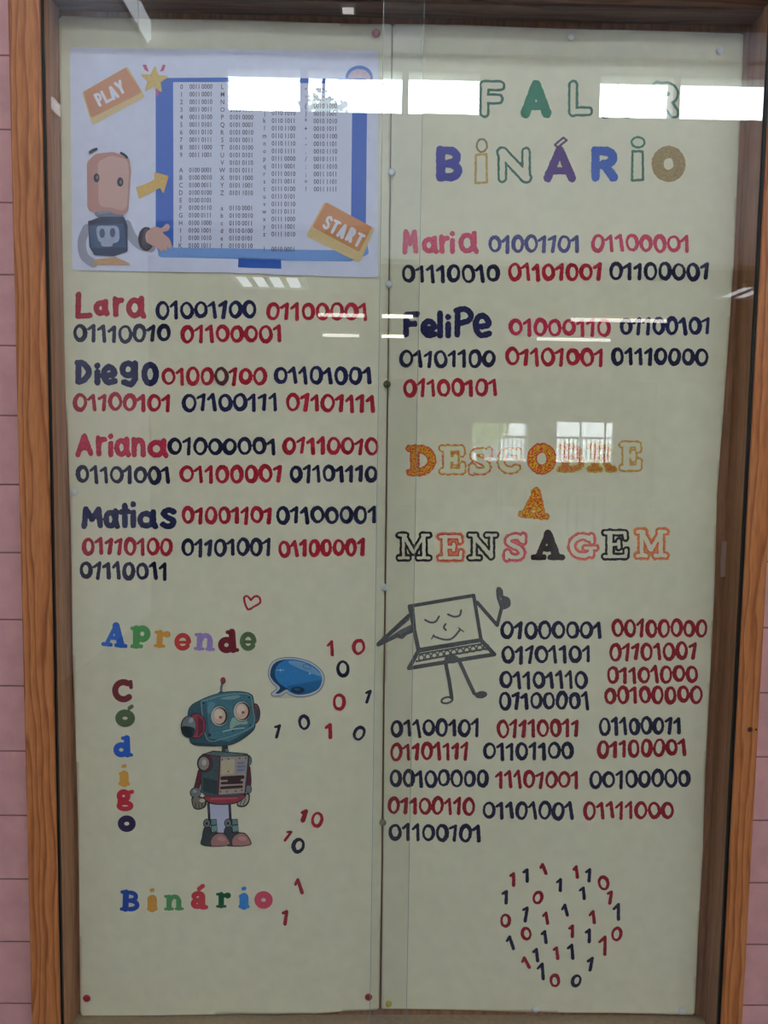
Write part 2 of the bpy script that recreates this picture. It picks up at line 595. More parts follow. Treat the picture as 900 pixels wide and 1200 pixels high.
# ---- letter shapes. L line, A arc, P curve; unit box, y downwards, radius in box heights
SLAB = dict(
    A=[('L', .5, .08, .2, .9, .055), ('L', .5, .1, .76, .9, .12), ('L', .3, .64, .66, .64, .05), ('L', .06, .95, .36, .95, .055), ('L', .58, .95, .95, .95, .055)],
    B=[('L', .27, .08, .27, .92, .12), ('L', .07, .06, .5, .06, .055), ('L', .07, .94, .5, .94, .055), ('A', .5, .28, .28, .2, -90, 90, .085), ('A', .5, .71, .36, .22, -90, 90, .09), ('L', .3, .49, .5, .49, .05)],
    D=[('L', .25, .08, .25, .92, .12), ('L', .06, .06, .45, .06, .055), ('L', .06, .94, .45, .94, .055), ('A', .42, .5, .42, .42, -90, 90, .11)],
    E=[('L', .28, .08, .28, .92, .12), ('L', .07, .06, .86, .06, .055), ('L', .88, .06, .9, .26, .05), ('L', .07, .94, .88, .94, .055), ('L', .92, .94, .94, .7, .05), ('L', .3, .49, .62, .49, .05), ('L', .64, .37, .64, .61, .045)],
    S=[('P', [(.8, .26), (.68, .12), (.45, .09), (.24, .17), (.22, .32), (.42, .44), (.64, .53), (.79, .7), (.72, .86), (.5, .91), (.28, .87), (.17, .72)], .1), ('L', .85, .06, .85, .28, .05), ('L', .13, .72, .13, .95, .05)],
    C=[('A', .53, .5, .38, .4, 48, 300, .11), ('L', .86, .08, .88, .34, .06)],
    G=[('A', .5, .5, .38, .4, 40, 310, .11), ('L', .82, .08, .84, .32, .055), ('L', .6, .58, .95, .58, .05), ('L', .8, .6, .8, .86, .1)],
    O=[('A', .5, .5, .36, .38, 0, 360, .12)],
    R=[('L', .25, .08, .25, .92, .12), ('L', .06, .06, .5, .06, .055), ('L', .06, .94, .44, .94, .055), ('A', .5, .29, .28, .21, -90, 90, .09), ('L', .3, .52, .5, .5, .05), ('L', .55, .52, .78, .88, .1), ('L', .74, .94, .96, .94, .055)],
    M=[('L', .17, .08, .17, .92, .06), ('L', .2, .1, .48, .72, .1), ('L', .5, .72, .8, .1, .06), ('L', .81, .08, .81, .92, .1), ('L', .04, .06, .25, .06, .055), ('L', .76, .06, .96, .06, .055), ('L', .04, .94, .32, .94, .055), ('L', .63, .94, .97, .94, .055)],
    N=[('L', .2, .08, .2, .92, .06), ('L', .2, .12, .8, .88, .11), ('L', .82, .08, .82, .9, .06), ('L', .04, .06, .25, .06, .055), ('L', .64, .06, .97, .06, .055), ('L', .04, .94, .38, .94, .055)],
    p=[('L', .3, .12, .3, .9, .12), ('L', .1, .1, .3, .1, .06), ('L', .1, .94, .55, .94, .055), ('A', .6, .36, .26, .25, 0, 360, .11)],
    r=[('L', .36, .14, .36, .88, .14), ('L', .1, .1, .3, .1, .07), ('L', .1, .93, .64, .93, .065), ('L', .4, .3, .7, .14, .09), ('L', .8, .2, .82, .2, .15)],
    e=[('A', .5, .5, .37, .39, 38, 360, .105), ('L', .25, .53, .84, .53, .05)],
    n=[('L', .26, .15, .26, .88, .13), ('L', .07, .1, .26, .1, .07), ('L', .07, .93, .44, .93, .065), ('A', .54, .42, .22, .3, -170, 0, .11), ('L', .76, .42, .76, .88, .13), ('L', .62, .93, .95, .93, .065)],
    d=[('L', .74, .08, .74, .9, .12), ('L', .52, .07, .74, .07, .06), ('L', .74, .93, .95, .93, .06), ('A', .42, .66, .27, .24, 0, 360, .11)],
    i=[('L', .42, .07, .56, .05, .065), ('L', .5, .5, .5, .88, .17), ('L', .16, .44, .5, .44, .05), ('L', .12, .94, .88, .94, .06)],
    g=[('A', .42, .3, .24, .19, 0, 360, .1), ('L', .72, .14, .9, .1, .075), ('A', .5, .77, .35, .15, 0, 360, .085), ('L', .22, .48, .2, .7, .09)],
    o=[('A', .5, .5, .33, .34, 0, 360, .16)],
    ó=[('A', .5, .62, .32, .25, 0, 360, .13), ('L', .72, .14, .84, .06, .07)],
    á=[('L', .7, .5, .7, .88, .1), ('A', .4, .77, .24, .12, 0, 360, .08), ('A', .46, .47, .26, .1, -190, 0, .08), ('L', .74, .93, .94, .92, .06), ('L', .52, .18, .74, .07, .055)],
)
SANS = dict(
    F=[('L', .2, .1, .2, .9, .1), ('L', .2, .12, .88, .12, .11), ('L', .2, .5, .8, .5, .11)],
    A=[('L', .5, .12, .16, .9, .12), ('L', .5, .12, .84, .9, .12), ('L', .3, .7, .7, .7, .1)],
    L=[('L', .2, .1, .2, .9, .1), ('L', .2, .88, .88, .88, .1)],
    R=[('L', .2, .1, .2, .9, .11), ('A', .48, .32, .32, .2, -90, 90, .12), ('L', .2, .12, .48, .12, .11), ('L', .2, .54, .48, .54, .1), ('L', .52, .54, .82, .9, .12)],
    B=[('L', .2, .1, .2, .9, .12), ('A', .5, .3, .28, .19, -90, 90, .11), ('A', .5, .7, .33, .2, -90, 90, .11), ('L', .2, .11, .5, .11, .1), ('L', .2, .5, .5, .5, .09), ('L', .2, .89, .5, .89, .1)],
    N=[('L', .14, .1, .14, .9, .1), ('L', .14, .12, .86, .88, .13), ('L', .86, .1, .86, .9, .1)],
    I=[('L', .5, .3, .5, .92, .14)],
    O=[('A', .5, .5, .34, .34, 0, 360, .15)],
    P=[('L', .2, .1, .2, .9, .1), ('A', .5, .33, .3, .22, -90, 90, .09), ('L', .2, .11, .5, .11, .09), ('L', .2, .55, .5, .55, .09)],
    Y=[('L', .12, .1, .5, .55, .1), ('L', .88, .1, .5, .55, .1), ('L', .5, .55, .5, .9, .1)],
    S=[('P', [(.82, .22), (.55, .1), (.22, .2), (.28, .42), (.7, .56), (.8, .78), (.5, .9), (.18, .8)], .09)],
    T=[('L', .08, .11, .92, .11, .09), ('L', .5, .11, .5, .9, .1)],
)
HAND = dict(
    L=[('L', .08, 0, .05, 1), ('L', .05, 1, 1, .97)],
    a=[('A', .4, .55, .4, .42, 0, 360), ('L', .86, .03, .86, .75), ('L', .86, .75, 1, 1)],
    r=[('L', .15, .02, .22, 1), ('P', [(.2, .5), (.45, .16), (1, .1)])],
    D=[('L', .08, .03, .05, 1), ('P', [(0, .03), (.5, .06), (.95, .36), (.97, .62), (.55, .92), (.05, 1)])],
    i=[('L', .5, .42, .5, 1), ('L', .5, .05, .5, .06)],
    e=[('P', [(.08, .56), (.88, .5), (.85, .2), (.45, .02), (.1, .25), (.06, .65), (.4, .98), (.97, .9)])],
    g=[('A', .42, .3, .4, .28, 0, 360), ('L', .9, .02, .9, .75), ('P', [(.9, .75), (.62, 1), (.12, .9)])],
    o=[('A', .5, .5, .5, .5, 0, 360)],
    A=[('L', .5, 0, .02, 1), ('L', .5, 0, .98, .92), ('L', .2, .66, .78, .6)],
    n=[('L', .1, .05, .12, 1), ('P', [(.12, .45), (.5, .08), (.88, .28), (.95, 1)])],
    M=[('P', [(.02, 1), (.08, .5), (.12, 0)]), ('L', .12, 0, .5, .6), ('L', .5, .6, .9, .02), ('L', .9, .02, 1, .95)],
    t=[('L', .5, 0, .52, 1), ('L', 0, .33, 1, .3)],
    s=[('P', [(.9, .12), (.5, 0), (.1, .2), (.4, .46), (.85, .62), (.8, .92), (.4, 1), (.05, .88)])],
    F=[('L', .12, .03, .08, 1), ('L', .12, .03, 1, 0), ('L', .12, .5, .8, .47)],
    l=[('L', .5, 0, .55, 1)],
    P=[('L', .15, .05, .12, 1), ('P', [(.05, .06), (.6, 0), (1, .2), (.85, .45), (.2, .56)])],
)


def glyph(table, ch, box, rpx=None, rot=0., inset=None, fat=1., rmin=0.):
    x0, y0, x1, y1 = box
    if inset is None:
        inset = rpx or 0
    x0 += inset; x1 -= inset; y0 += inset; y1 -= inset
    w = max(x1 - x0, .01); h = y1 - y0
    H = box[3] - box[1]
    cx, cy = (x0 + x1) / 2, (y0 + y1) / 2
    ca, sa = math.cos(math.radians(rot)), math.sin(math.radians(rot))

    def T(u, v):
        a, b = x0 + u * w - cx, y0 + v * h - cy
        return cx + a * ca - b * sa, cy + a * sa + b * ca
    out = []
    for p in table[ch]:
        if p[0] == 'L':
            r = rpx or max(p[5] * fat, rmin) * H
            out.append(s_cap(*T(p[1], p[2]), *T(p[3], p[4]), r))
        elif p[0] == 'A':
            r = rpx or max(p[7] * fat, rmin) * H
            c = T(p[1], p[2])
            out.append(s_arc(c[0], c[1], p[3] * w, p[4] * h, p[5], p[6], r, rot))
        else:
            r = rpx or max(p[2] * fat, rmin) * H
            out.append(s_path([T(*q) for q in smooth_pts(p[1], 4)], r))
    return s_union(out)


def digit_shape(ch, cx, cy, w, h, r, rot=0., rnd=random):
    j = lambda a: rnd.uniform(-a, a)
    ca, sa = math.cos(math.radians(rot)), math.sin(math.radians(rot))

    def T(u, v):
        return cx + u * ca - v * sa, cy + u * sa + v * ca
    if ch == '0':
        n = 14; P = []
        ph = j(3); sq = j(.08)
        for k in range(n):
            a = 2 * math.pi * k / n
            P.append(T((w / 2 - r) * math.cos(a) * (1 + sq * math.sin(2 * a + ph)), (h / 2 - r) * math.sin(a) * (1 + j(.03))))
        rs = [r * (1 + .22 * math.sin(2 * math.pi * k / n + ph)) for k in range(n + 1)]
        return s_path(P, rs, True)
    lean = j(.05) * h
    top = (w * .12 + lean, -h / 2 + r); bot = (w * .12 - lean, h / 2 - r)
    fl = (-w * .5 + r * .6, -h / 2 + h * (.30 + j(.05)))
    return s_union([s_cap(*T(*top), *T(*bot), r * .95, r * 1.1), s_cap(*T(*top), *T(*fl), r * .95, r * .8)])


def binary_number(parent, text, x0, y0, x1, y1, mt, r=2.15, special=None, label=None):
    """eight marker digits between x0 and x1; y0, y1 = height of the row's middle at its two ends, h from the table"""
    rnd = random.Random(int(x0 * 7 + y0 * 13))
    h = 21.5
    adv = [1.28 if c == '0' else .92 for c in text]
    tot = sum(adv); sc = (x1 - x0) / tot
    x = x0; items = {}
    for k, c in enumerate(text):
        cx = x + adv[k] * sc / 2; t = (cx - x0) / (x1 - x0)
        cy = y0 + (y1 - y0) * t + rnd.uniform(-.7, .7)
        w = adv[k] * sc * (.99 if c == '0' else 1.0)
        rr = r * rnd.uniform(.88, 1.14)
        hh = h * rnd.uniform(.93, 1.06)
        sh = s_rough(digit_shape(c, cx, cy, w, hh, rr, rnd.uniform(-4, 4), rnd), .22, 1.1, k + x0)
        mm = special[1] if special and special[0] == k else mt
        items.setdefault(mm.name, [mm, []])[1].append(sh)
        x += adv[k] * sc
    return art('binary_number', parent, [(q[0], s_union(q[1])) for q in items.values()], 3, .75, label)


def loose_digit(parent, ch, cx, cy, h, mt, rot=0., r=2.0, wid=None):
    rnd = random.Random(int(cx * 11 + cy * 3))
    w = wid or (h * .78 if ch == '0' else h * .5)
    return art('loose_digit', parent, [(mt, s_rough(digit_shape(ch, cx, cy, w, h, r, rot, rnd), .2, 1.1, cx))], 3, .7)


def name_word(parent, letters, mt, r=3.3, label=None):
    L = [s_rough(glyph(HAND, ch, box, r), .35, .9, box[0]) for ch, box in letters]
    return art('marker_name', parent, [(mt, s_union(L))], 3, .75, label)


# ================================================================== LARGE STRUCTURE
def grid_wall(name, axis, at, thick, u0, u1, z0, z1, holes, mt):
    """wall in the x-z (axis y) or y-z (axis x) plane, with rectangular openings, as one mesh"""
    us = sorted(set([u0, u1] + [h[0] for h in holes] + [h[1] for h in holes])); us = [u for u in us if u0 <= u <= u1]
    zs = sorted(set([z0, z1] + [h[2] for h in holes] + [h[3] for h in holes])); zs = [z for z in zs if z0 <= z <= z1]
    b = MB()
    for i in range(len(us) - 1):
        for k in range(len(zs) - 1):
            cu, cz = (us[i] + us[i + 1]) / 2, (zs[k] + zs[k + 1]) / 2
            if any(h[0] < cu < h[1] and h[2] < cz < h[3] for h in holes):
                continue
            if axis == 'y':
                b.box(us[i], us[i + 1], at, at + thick, zs[k], zs[k + 1])
            else:
                b.box(at, at + thick, us[i], us[i + 1], zs[k], zs[k + 1])
    return tag(b.build(name, mt), kind='structure')


Z_HALL = 4.95
Z_LOW = 3.10
L_BULK, L_FAR = 7.0, 20.0
YB, YF = y_behind(L_BULK), y_behind(L_FAR)
XL, XR = -1.9, 4.3
LX0, LX1 = -6.0, 7.0

MBs = MB().box(XL - .2, XR + .2, 0, .2, 0, Z_HALL)
tag(MBs.build('wall_back', M['tile']), kind='structure')
tag(MB().box(LX0 - .2, LX1 + .2, YF - .2, .2, -.2, 0).build('floor', M['floor']), kind='structure')
tag(MB().box(XL - .2, XR + .2, YB - .2, .2, Z_HALL, Z_HALL + .2).build('ceiling', M['ceil']), kind='structure')
tag(MB().box(LX0 - .2, LX1 + .2, YF - .2, YB - .2, Z_LOW, Z_LOW + 1.2).build('ceiling_low_room', M['lowceil']), kind='structure')
tag(MB().box(XL - .2, XL, YB, 0, 0, Z_HALL).build('wall_left', M['white_wall']), kind='structure')
tag(MB().box(XR, XR + .2, YB, 0, 0, Z_HALL).build('wall_right', M['beige']), kind='structure')
tag(MB().box(LX0 - .2, LX0, YF, YB - .2, 0, Z_LOW).build('wall_low_room_left', M['beige']), kind='structure')
tag(MB().box(LX1, LX1 + .2, YF, YB - .2, 0, Z_LOW).build('wall_low_room_right', M['beige']), kind='structure')

# high wall with the strip windows, open below
wins = [(266, 80, 351, 129), (361, 83, 471, 132), (479, 85, 562, 135), (703, 88, 788, 138), (797, 91, 905, 140)]
holes = []
for (a, b_, c, d) in wins:
    xa, _, za = behind(a, (b_ + d) / 2, L_BULK)
    xb, _, zb = behind(c, (b_ + d) / 2, L_BULK)
    _, _, zt = behind((a + c) / 2, b_, L_BULK)
    _, _, zl = behind((a + c) / 2, d, L_BULK)
    holes.append((xa - .022, xb + .022, zl - .02, zt + .015))
zl = sum(h[2] for h in holes) / 5; zt = sum(h[3] for h in holes) / 5
holes = [(h[0], h[1], zl, zt) for h in holes]
x_step = behind(446, 290, L_BULK)[0]
z_a = behind(320, 262, L_BULK)[2]; z_b = behind(650, 307, L_BULK)[2]
open_below = [(XL - .1, x_step, -1, z_a), (x_step, XR + .1, -1, z_b)]
grid_wall('wall_front', 'y', YB - .2, .2, XL - .2, XR + .2, 0, Z_HALL, holes + open_below, M['white_wall'])
b = MB().box(LX0 - .2, XL - .2, YB - .2, YB, 0, Z_LOW + .2).box(XR + .2, LX1 + .2, YB - .2, YB, 0, Z_LOW + .2)
tag(b.build('wall_front_sides', M['beige']), kind='structure')
tag(MB().box(XL, XR, YB, YB + .06, 4.70, 4.76).build('trim_1', M['frame_w']), kind='structure')


def window(n, x0, x1, y, z0, z1, mull=()):
    w = .02
    b = MB().box(x0, x1, y - .04, y + .02, z0, z0 + w).box(x0, x1, y - .04, y + .02, z1 - w, z1)
    b.box(x0, x0 + w, y - .04, y + .02, z0 + w, z1 - w).box(x1 - w, x1, y - .04, y + .02, z0 + w, z1 - w)
    for mx in mull:
        b.box(mx - w, mx + w, y - .04, y + .02, z0 + w, z1 - w)
    r = tag(b.build('window_%d' % n, M['frame_w']), kind='structure')
    MB().box(x0 + w, x1 - w, y - .015, y - .009, z0 + w, z1 - w).build('pane', M['winglass'], r)
    l = bpy.data.lights.new('daylight_portal', 'AREA'); l.shape = 'RECTANGLE'; l.size = x1 - x0; l.size_y = z1 - z0
    l.cycles.is_portal = True
    lo = bpy.data.objects.new('daylight_portal', l); COL.objects.link(lo)
    lo.location = ((x0 + x1) / 2, y - .08, (z0 + z1) / 2); lo.rotation_euler = (math.pi / 2, 0, math.pi)
    return r


for i, h in enumerate(holes):
    window(i + 1, h[0], h[1], YB - .022, h[2], h[3])

# far wall of the low room with its two windows
def far_rect(a, b_, c, d):
    xa, _, za = behind(a, (b_ + d) / 2, L_FAR); xb, _, _ = behind(c, (b_ + d) / 2, L_FAR)
    return xa, xb, behind((a + c) / 2, d, L_FAR)[2], behind((a + c) / 2, b_, L_FAR)[2]


f1 = far_rect(552, 495, 619, 541); f2 = far_rect(651, 494, 719, 543)
grid_wall('wall_far', 'y', YF - .2, .2, LX0 - .2, LX1 + .2, 0, Z_LOW, [f1, f2], M['beige'])
window(6, f1[0], f1[1], YF - .022, f1[2], f1[3], [behind(585, 518, L_FAR)[0]])
window(7, f2[0], f2[1], YF - .022, f2[2], f2[3], [behind(680, 518, L_FAR)[0], behind(709, 518, L_FAR)[0]])
tag(MB().box(LX0 - 14, LX1 + 14, YF - 30, YF - .2, -.3, -.1).build('ground', plain('courtyard_paving', (150, 140, 125), .8)), kind='structure')

# ================================================================== DISPLAY CASE
FY = 1.085 - 1.15          # front of the frame
CX0, CX1 = -.428, .511
CZ0, CZ1 = 1.5 - .855, 1.5 + .577
case = empty('display_case', (0.04, -.003, CZ0 - .045))
tag(case, 'tall wooden display case with glass front hung on the pink tiled wall', 'display case')
FW = .0405


def part(b, name, mt, par=case, label=None):
    o = b.build(name, mt, par)
    if label: o['label'] = label
    return o


part(MB().box(CX0 - FW, CX0, FY, -.0025, CZ0 - FW, CZ1 + FW, bev=.0025), 'frame_stile', M['pine_v'], label='left upright of orange pine with wavy grain')
part(MB().box(CX1, CX1 + .031, FY, -.0025, CZ0 - FW, CZ1 + FW, bev=.0025), 'frame_stile', M['pine_v'], label='right upright of orange pine with a small dark knot')
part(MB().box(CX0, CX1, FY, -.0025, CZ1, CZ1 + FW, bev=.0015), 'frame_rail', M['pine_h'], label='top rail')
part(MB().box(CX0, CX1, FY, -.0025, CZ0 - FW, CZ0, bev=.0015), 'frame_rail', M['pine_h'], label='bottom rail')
part(MB().box(CX0, CX1, -.0045, -.0015, CZ0, CZ1), 'back_panel', M['inner'])
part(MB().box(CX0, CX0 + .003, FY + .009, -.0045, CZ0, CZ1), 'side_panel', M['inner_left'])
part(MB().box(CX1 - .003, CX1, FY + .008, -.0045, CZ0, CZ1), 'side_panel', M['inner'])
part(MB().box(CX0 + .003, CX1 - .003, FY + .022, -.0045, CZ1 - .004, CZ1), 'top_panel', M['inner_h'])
part(MB().box(CX0 + .003, CX1 - .003, FY + .022, -.0045, CZ0, CZ0 + .004), 'bottom_panel', M['sill'])
part(MB().box(CX0, CX0 + .0025, FY + .004, FY + .009, CZ0, CZ1), 'glass_track', M['black'])
part(MB().box(CX1 - .0035, CX1, FY + .003, FY + .008, CZ0, CZ1), 'glass_track', M['black'])

# sliding panes; the right one runs in front
GY1, GY2 = FY + .006, FY + .014
xo0 = on_depth(442, 600, 1.15 + GY1)[0]
xo1 = on_depth(486.5, 600, 1.15 + GY2)[0]
pl = MB().box(CX0 + .0032, xo1, GY2, GY2 + .004, CZ0 + .0005, CZ1 - .0005).build('glass_pane', M['glass'])
tag(pl, 'left sliding glass pane running behind the other pane', 'glass pane', 'sliding glass panes')
pr = MB().box(xo0, CX1 - .0037, GY1, GY1 + .004, CZ0 + .0005, CZ1 - .0005).build('glass_pane', M['glass'])
tag(pr, 'right sliding glass pane running in front, with a bright cut edge in the middle', 'glass pane', 'sliding glass panes')
MB().box(xo0 - .0009, xo0 - .0001, GY1, GY1 + .004, CZ0 + .0005, CZ1 - .0005).build('cut_edge', M['edge'], pr)
MB().box(xo1 + .0001, xo1 + .0006, GY2, GY2 + .004, CZ0 + .0005, CZ1 - .0005).build('cut_edge', M['edge'], pl)


def finger_pull(par, px, y, d):
    x, _, z0 = on_depth(px, 676, d); _, _, z1 = on_depth(px, 634, d)
    b = MB().box(x - .0035, x + .0035, y - .0006, y - .0001, z0, z1)
    o = b.build('finger_pull', M['etched'], par); o['label'] = 'small etched upright finger grip'


finger_pull(pr, 846.5, GY1, 1.15 + GY1)

# ================================================================== POSTERS
def poster(outline, label, cell=4.):
    o = art('poster', None, [(M['cream'], s_poly(outline), cell)], 0, cell, thick=.0003)
    for p in o.data.polygons: p.use_smooth = True
    tag(o, label, 'poster', 'cream paper posters in the case')
    return o


outL = [(69.8, 20), (200, 23), (440, 29), (448, 29), (459, 29), (453, 500), (449, 800), (447, 1000), (444, 1182), (400, 1184), (340, 1187), (250, 1188),
        (95, 1189), (94.5, 1150), (93, 1040), (90, 900), (86, 780), (84, 660), (82.5, 600), (79.5, 520), (76, 440), (74.6, 380), (73, 300), (71.6, 160)]
outR = [(460.2, 29), (560, 31), (700, 36), (871, 40), (868, 120), (860, 300), (853, 400), (846, 500), (840, 580), (837, 690), (831, 800), (826, 900),
        (823, 1000), (817, 1100), (813, 1188), (700, 1186), (560, 1183), (447, 1181), (449, 1000), (451, 800), (454.6, 500)]
PL = poster(outL, 'cream paper poster on the left with names, marker binary and pasted robot')
PR = poster(outR, 'cream paper poster on the right with multicolour titles and digit heart')

# ---- left poster: names and bytes
N, N2, VN, RD, DR, PRD, PK, BR = M['navy'], M['navy2'], M['violet_navy'], M['red'], M['dkred'], M['pinkred'], M['pink'], M['brownred']
name_word(PL, [('L', (88, 342, 109, 374)), ('a', (110, 350, 129, 371)), ('r', (131, 347, 146, 372)), ('a', (148, 346, 172, 374))], RD, 3.3, 'red marker name Lara')
name_word(PL, [('D', (88, 421, 108, 451)), ('i', (110, 424, 119, 452)), ('e', (118, 426, 139, 452)), ('g', (140, 422, 164, 454)), ('o', (166, 424, 187, 453))], N, 3.6, 'navy marker name Diego')
name_word(PL, [('A', (88, 508, 110, 536)), ('r', (111, 510, 126, 535)), ('i', (126, 507, 134, 536)), ('a', (134, 511, 154, 536)), ('n', (153, 511, 172, 536)), ('a', (173, 513, 198, 537))], PRD, 3.1, 'red marker name Ariana')
name_word(PL, [('M', (95, 593, 121, 620)), ('a', (121, 595, 141, 620)), ('t', (139, 589, 154, 619)), ('i', (152, 586, 161, 619)), ('a', (161, 596, 186, 620)), ('s', (187, 594, 209, 620))], N, 3.4, 'navy marker name Matias')
for (t, x0, y0, x1, y1, mt, sp) in [
    ('01001100', 183, 364, 301, 363, N, None), ('01100001', 312, 365, 432, 365, RD, None),
    ('01110010', 86, 391, 201, 391, N2, None), ('01100001', 212, 392, 332, 391, RD, None),
    ('01000100', 190, 441, 313, 441, RD, (4, BR)), ('01101001', 321, 440, 437, 440, N, None),
    ('01100101', 86, 471, 202, 472, RD, None), ('01100111', 214, 472, 327, 471, N, None), ('01101111', 335, 471, 441, 474, RD, None),
    ('01000001', 197, 523, 325, 523, N2, None), ('01110010', 331, 522, 444, 523, RD, None),
    ('01101001', 89, 556, 201, 557, N2, None), ('01100001', 211, 556, 332, 555, RD, None), ('01101110', 339, 555, 443, 555, N2, None),
    ('01001101', 213, 604, 320, 604, RD, None), ('01100001', 323, 604, 443, 603, N2, None),
    ('01110100', 96, 640, 203, 641, RD, None), ('01101001', 213, 642, 319, 641, N2, None), ('01100001', 326, 643, 429, 641, RD, None),
        ('01110011', 93, 668, 198, 669, N2, None)]:
    binary_number(PL, t, x0, y0, x1, y1, mt, 2.15, sp)

# heart drawn in red marker
art('heart_drawing', PL, [(M['red'], s_rough(s_curve([(294, 703), (290, 698.5), (286.5, 700), (287, 706), (291, 714), (298, 710.5), (305, 706), (304, 700), (299, 698.5), (294, 703)], 1.25), .2))], 3, .6, 'small red heart outline')

# coloured paper letters of the three words
for ch, box, rgb, rot, what in [
    ('A', (120, 729.5, 151, 757.5), (40, 100, 190), 5, 'blue'), ('p', (152.5, 732.5, 177.5, 759), (88, 158, 88), 0, 'green'),
    ('r', (180.5, 738, 200.5, 758.5), (214, 150, 62), 3, 'orange'), ('e', (204.5, 741, 225, 762), (206, 66, 60), 0, 'red'),
    ('n', (227.5, 741, 253, 762), (158, 134, 190), 3, 'lilac'), ('d', (255, 738, 279.5, 764.5), (120, 28, 44), -4, 'maroon'), ('e', (281, 740, 301, 762.5), (84, 110, 70), 0, 'olive green'),
    ('C', (131, 795.5, 158, 822), (118, 38, 46), 0, 'maroon'), ('ó', (135, 825, 159.5, 851), (84, 104, 66), 0, 'olive green'), ('d', (132.5, 862, 156, 886.5), (36, 92, 186), -2, 'blue'),
    ('i', (139, 895, 153, 920), (218, 158, 64), 0, 'orange'), ('g', (136, 924, 158, 950), (196, 44, 58), 0, 'red'), ('o', (138, 955, 160, 974), (50, 40, 80), 0, 'dark purple'),
    ('B', (141, 1042.5, 165.5, 1066.5), (34, 72, 158), 2, 'dark blue'), ('i', (173, 1040, 185, 1066), (208, 150, 62), 0, 'orange'), ('n', (192, 1047, 216, 1066), (84, 150, 90), 0, 'green'),
    ('á', (223, 1035, 243.5, 1065.5), (200, 62, 68), 0, 'red'), ('r', (252.5, 1045, 271, 1063.5), (24, 92, 56), 0, 'dark green'), ('i', (279.5, 1039, 292.5, 1064), (62, 136, 206), 0, 'light blue'),
        ('o', (298, 1044, 320, 1064), (208, 76, 98), 0, 'pink')]:
    art('paper_letter', PL, [(I(rgb), glyph(SLAB, ch, box, None, rot, .7, 1.25, .085))], 3, .5, what + ' cut letter ' + ch)

for ch, x, y, h, mt, rot, r in [
    ('1', 388, 759, 19, RD, 3, 1.9), ('0', 420.5, 757.5, 19.5, RD, 12, 1.9), ('0', 402, 783, 20.5, N2, -3, 1.9), ('1', 431, 815, 17, N2, 24, 1.7), ('0', 397.5, 822, 20.5, RD, 0, 1.9),
    ('0', 356.5, 846, 18.5, N2, -4, 1.8), ('1', 325, 856.5, 17.5, N2, 12, 1.7), ('1', 386, 856, 19, RD, -4, 2.2), ('0', 421, 858.5, 18.5, N2, 25, 1.7),
    ('1', 356, 955, 16.5, DR, 22, 2.6), ('0', 371.8, 959.5, 19, RD, 8, 1.8), ('1', 337, 979, 15.5, DR, 38, 1.5), ('0', 349.8, 990.5, 19.5, N2, 16, 2.1),
        ('1', 350.5, 1038, 19.5, DR, -12, 2.1), ('1', 334, 1074.5, 18.5, DR, 13, 2.0)]:
    loose_digit(PL, ch, x, y, h, mt, rot, r)

# ---- right poster: titles
GRN, MUS, PUR, BLU, OLV = I((28, 124, 84), .25), I((196, 160, 84), .25), I((82, 48, 116), .25), I((46, 88, 172), .3), I((160, 134, 78), .3)
IND = I((48, 48, 142), .3); DGR = I((62, 112, 84), .25)


def outlined(ch, box, mt, w=1.3, table=SANS, rough=.35, mt2=None, label=None):
    sh = s_rough(glyph(table, ch, box, None, 0., *((2.2, 1.1, .1) if table is SLAB else (1.2, 1.18, .1))), rough, .55, box[0])
    it = [(mt, s_band(sh, w, -w * .3))]
    if mt2 is not None:
        it.append((mt2, s_rough(s_band(sh, w * .75, w * .9), .5, .8, box[1])))
    art('title_letter', PR, it, 3, .6, label)


def filled(ch, box, mt, table=SANS, rough=.4, rot=0, label=None, rim=None):
    sh = s_rough(glyph(table, ch, box, None, rot, *((1.6, 1.15, .1) if table is SLAB else (.8, 1.1, .1))), rough, .7, box[0])
    it = [(mt, sh)]
    if rim is not None: it.append((rim, s_rough(s_band(sh, .8), .4, .8)))
    art('title_letter', PR, it, 3, .6, label)


outlined('F', (561, 95, 590, 138), DGR, 1.5, label='green outlined letter F')
filled('A', (609, 94, 647, 138), I((30, 120, 84), .2), label='filled green letter A')
outlined('L', (665, 95, 693, 137), DGR, 1.5, label='green outlined letter L')
filled('A', (702, 99, 742, 139.5), I((62, 84, 62), .2), label='dark letter A hidden by the bright reflection')
outlined('R', (762, 97, 796, 138), DGR, 1.5, label='green outlined letter R')
filled('B', (509, 172, 543, 213), IND, label='filled indigo letter B')
art('title_letter', PR, [(MUS, s_rough(s_band(s_poly([(557.5, 182), (570, 181), (570.5, 214), (557, 215)]), 1.4), .3)), (I((140, 130, 70)), s_rough(s_band(s_ell(564.5, 171, 6, 7.5), 1.2), .3))], 3, .6, 'mustard outlined letter i')
outlined('N', (582, 173, 623, 214), DGR, 1.4, label='green outlined letter N')
art('title_letter', PR, [(PUR, s_rough(glyph(SANS, 'A', (635, 171, 676.5, 213)), .4, .7)), (I((84, 54, 90)), s_rough(s_band(s_poly([(650, 170), (653, 173), (664, 165), (660, 161.5)]), 1.2), .2))], 3, .6, 'filled purple letter A with an outlined accent')
filled('R', (690, 172, 725, 213), BLU, label='filled blue letter R')
art('title_letter', PR, [(DGR, s_rough(s_band(s_poly([(740.5, 178), (752.5, 178), (753, 211), (740, 212)]), 1.4), .3)), (GRN, s_rough(s_band(s_ell(747, 167.5, 7.5, 6), 1.3), .3))], 3, .6, 'green outlined letter I with a dot')
filled('O', (763, 171, 803, 214), OLV, label='filled olive letter O')

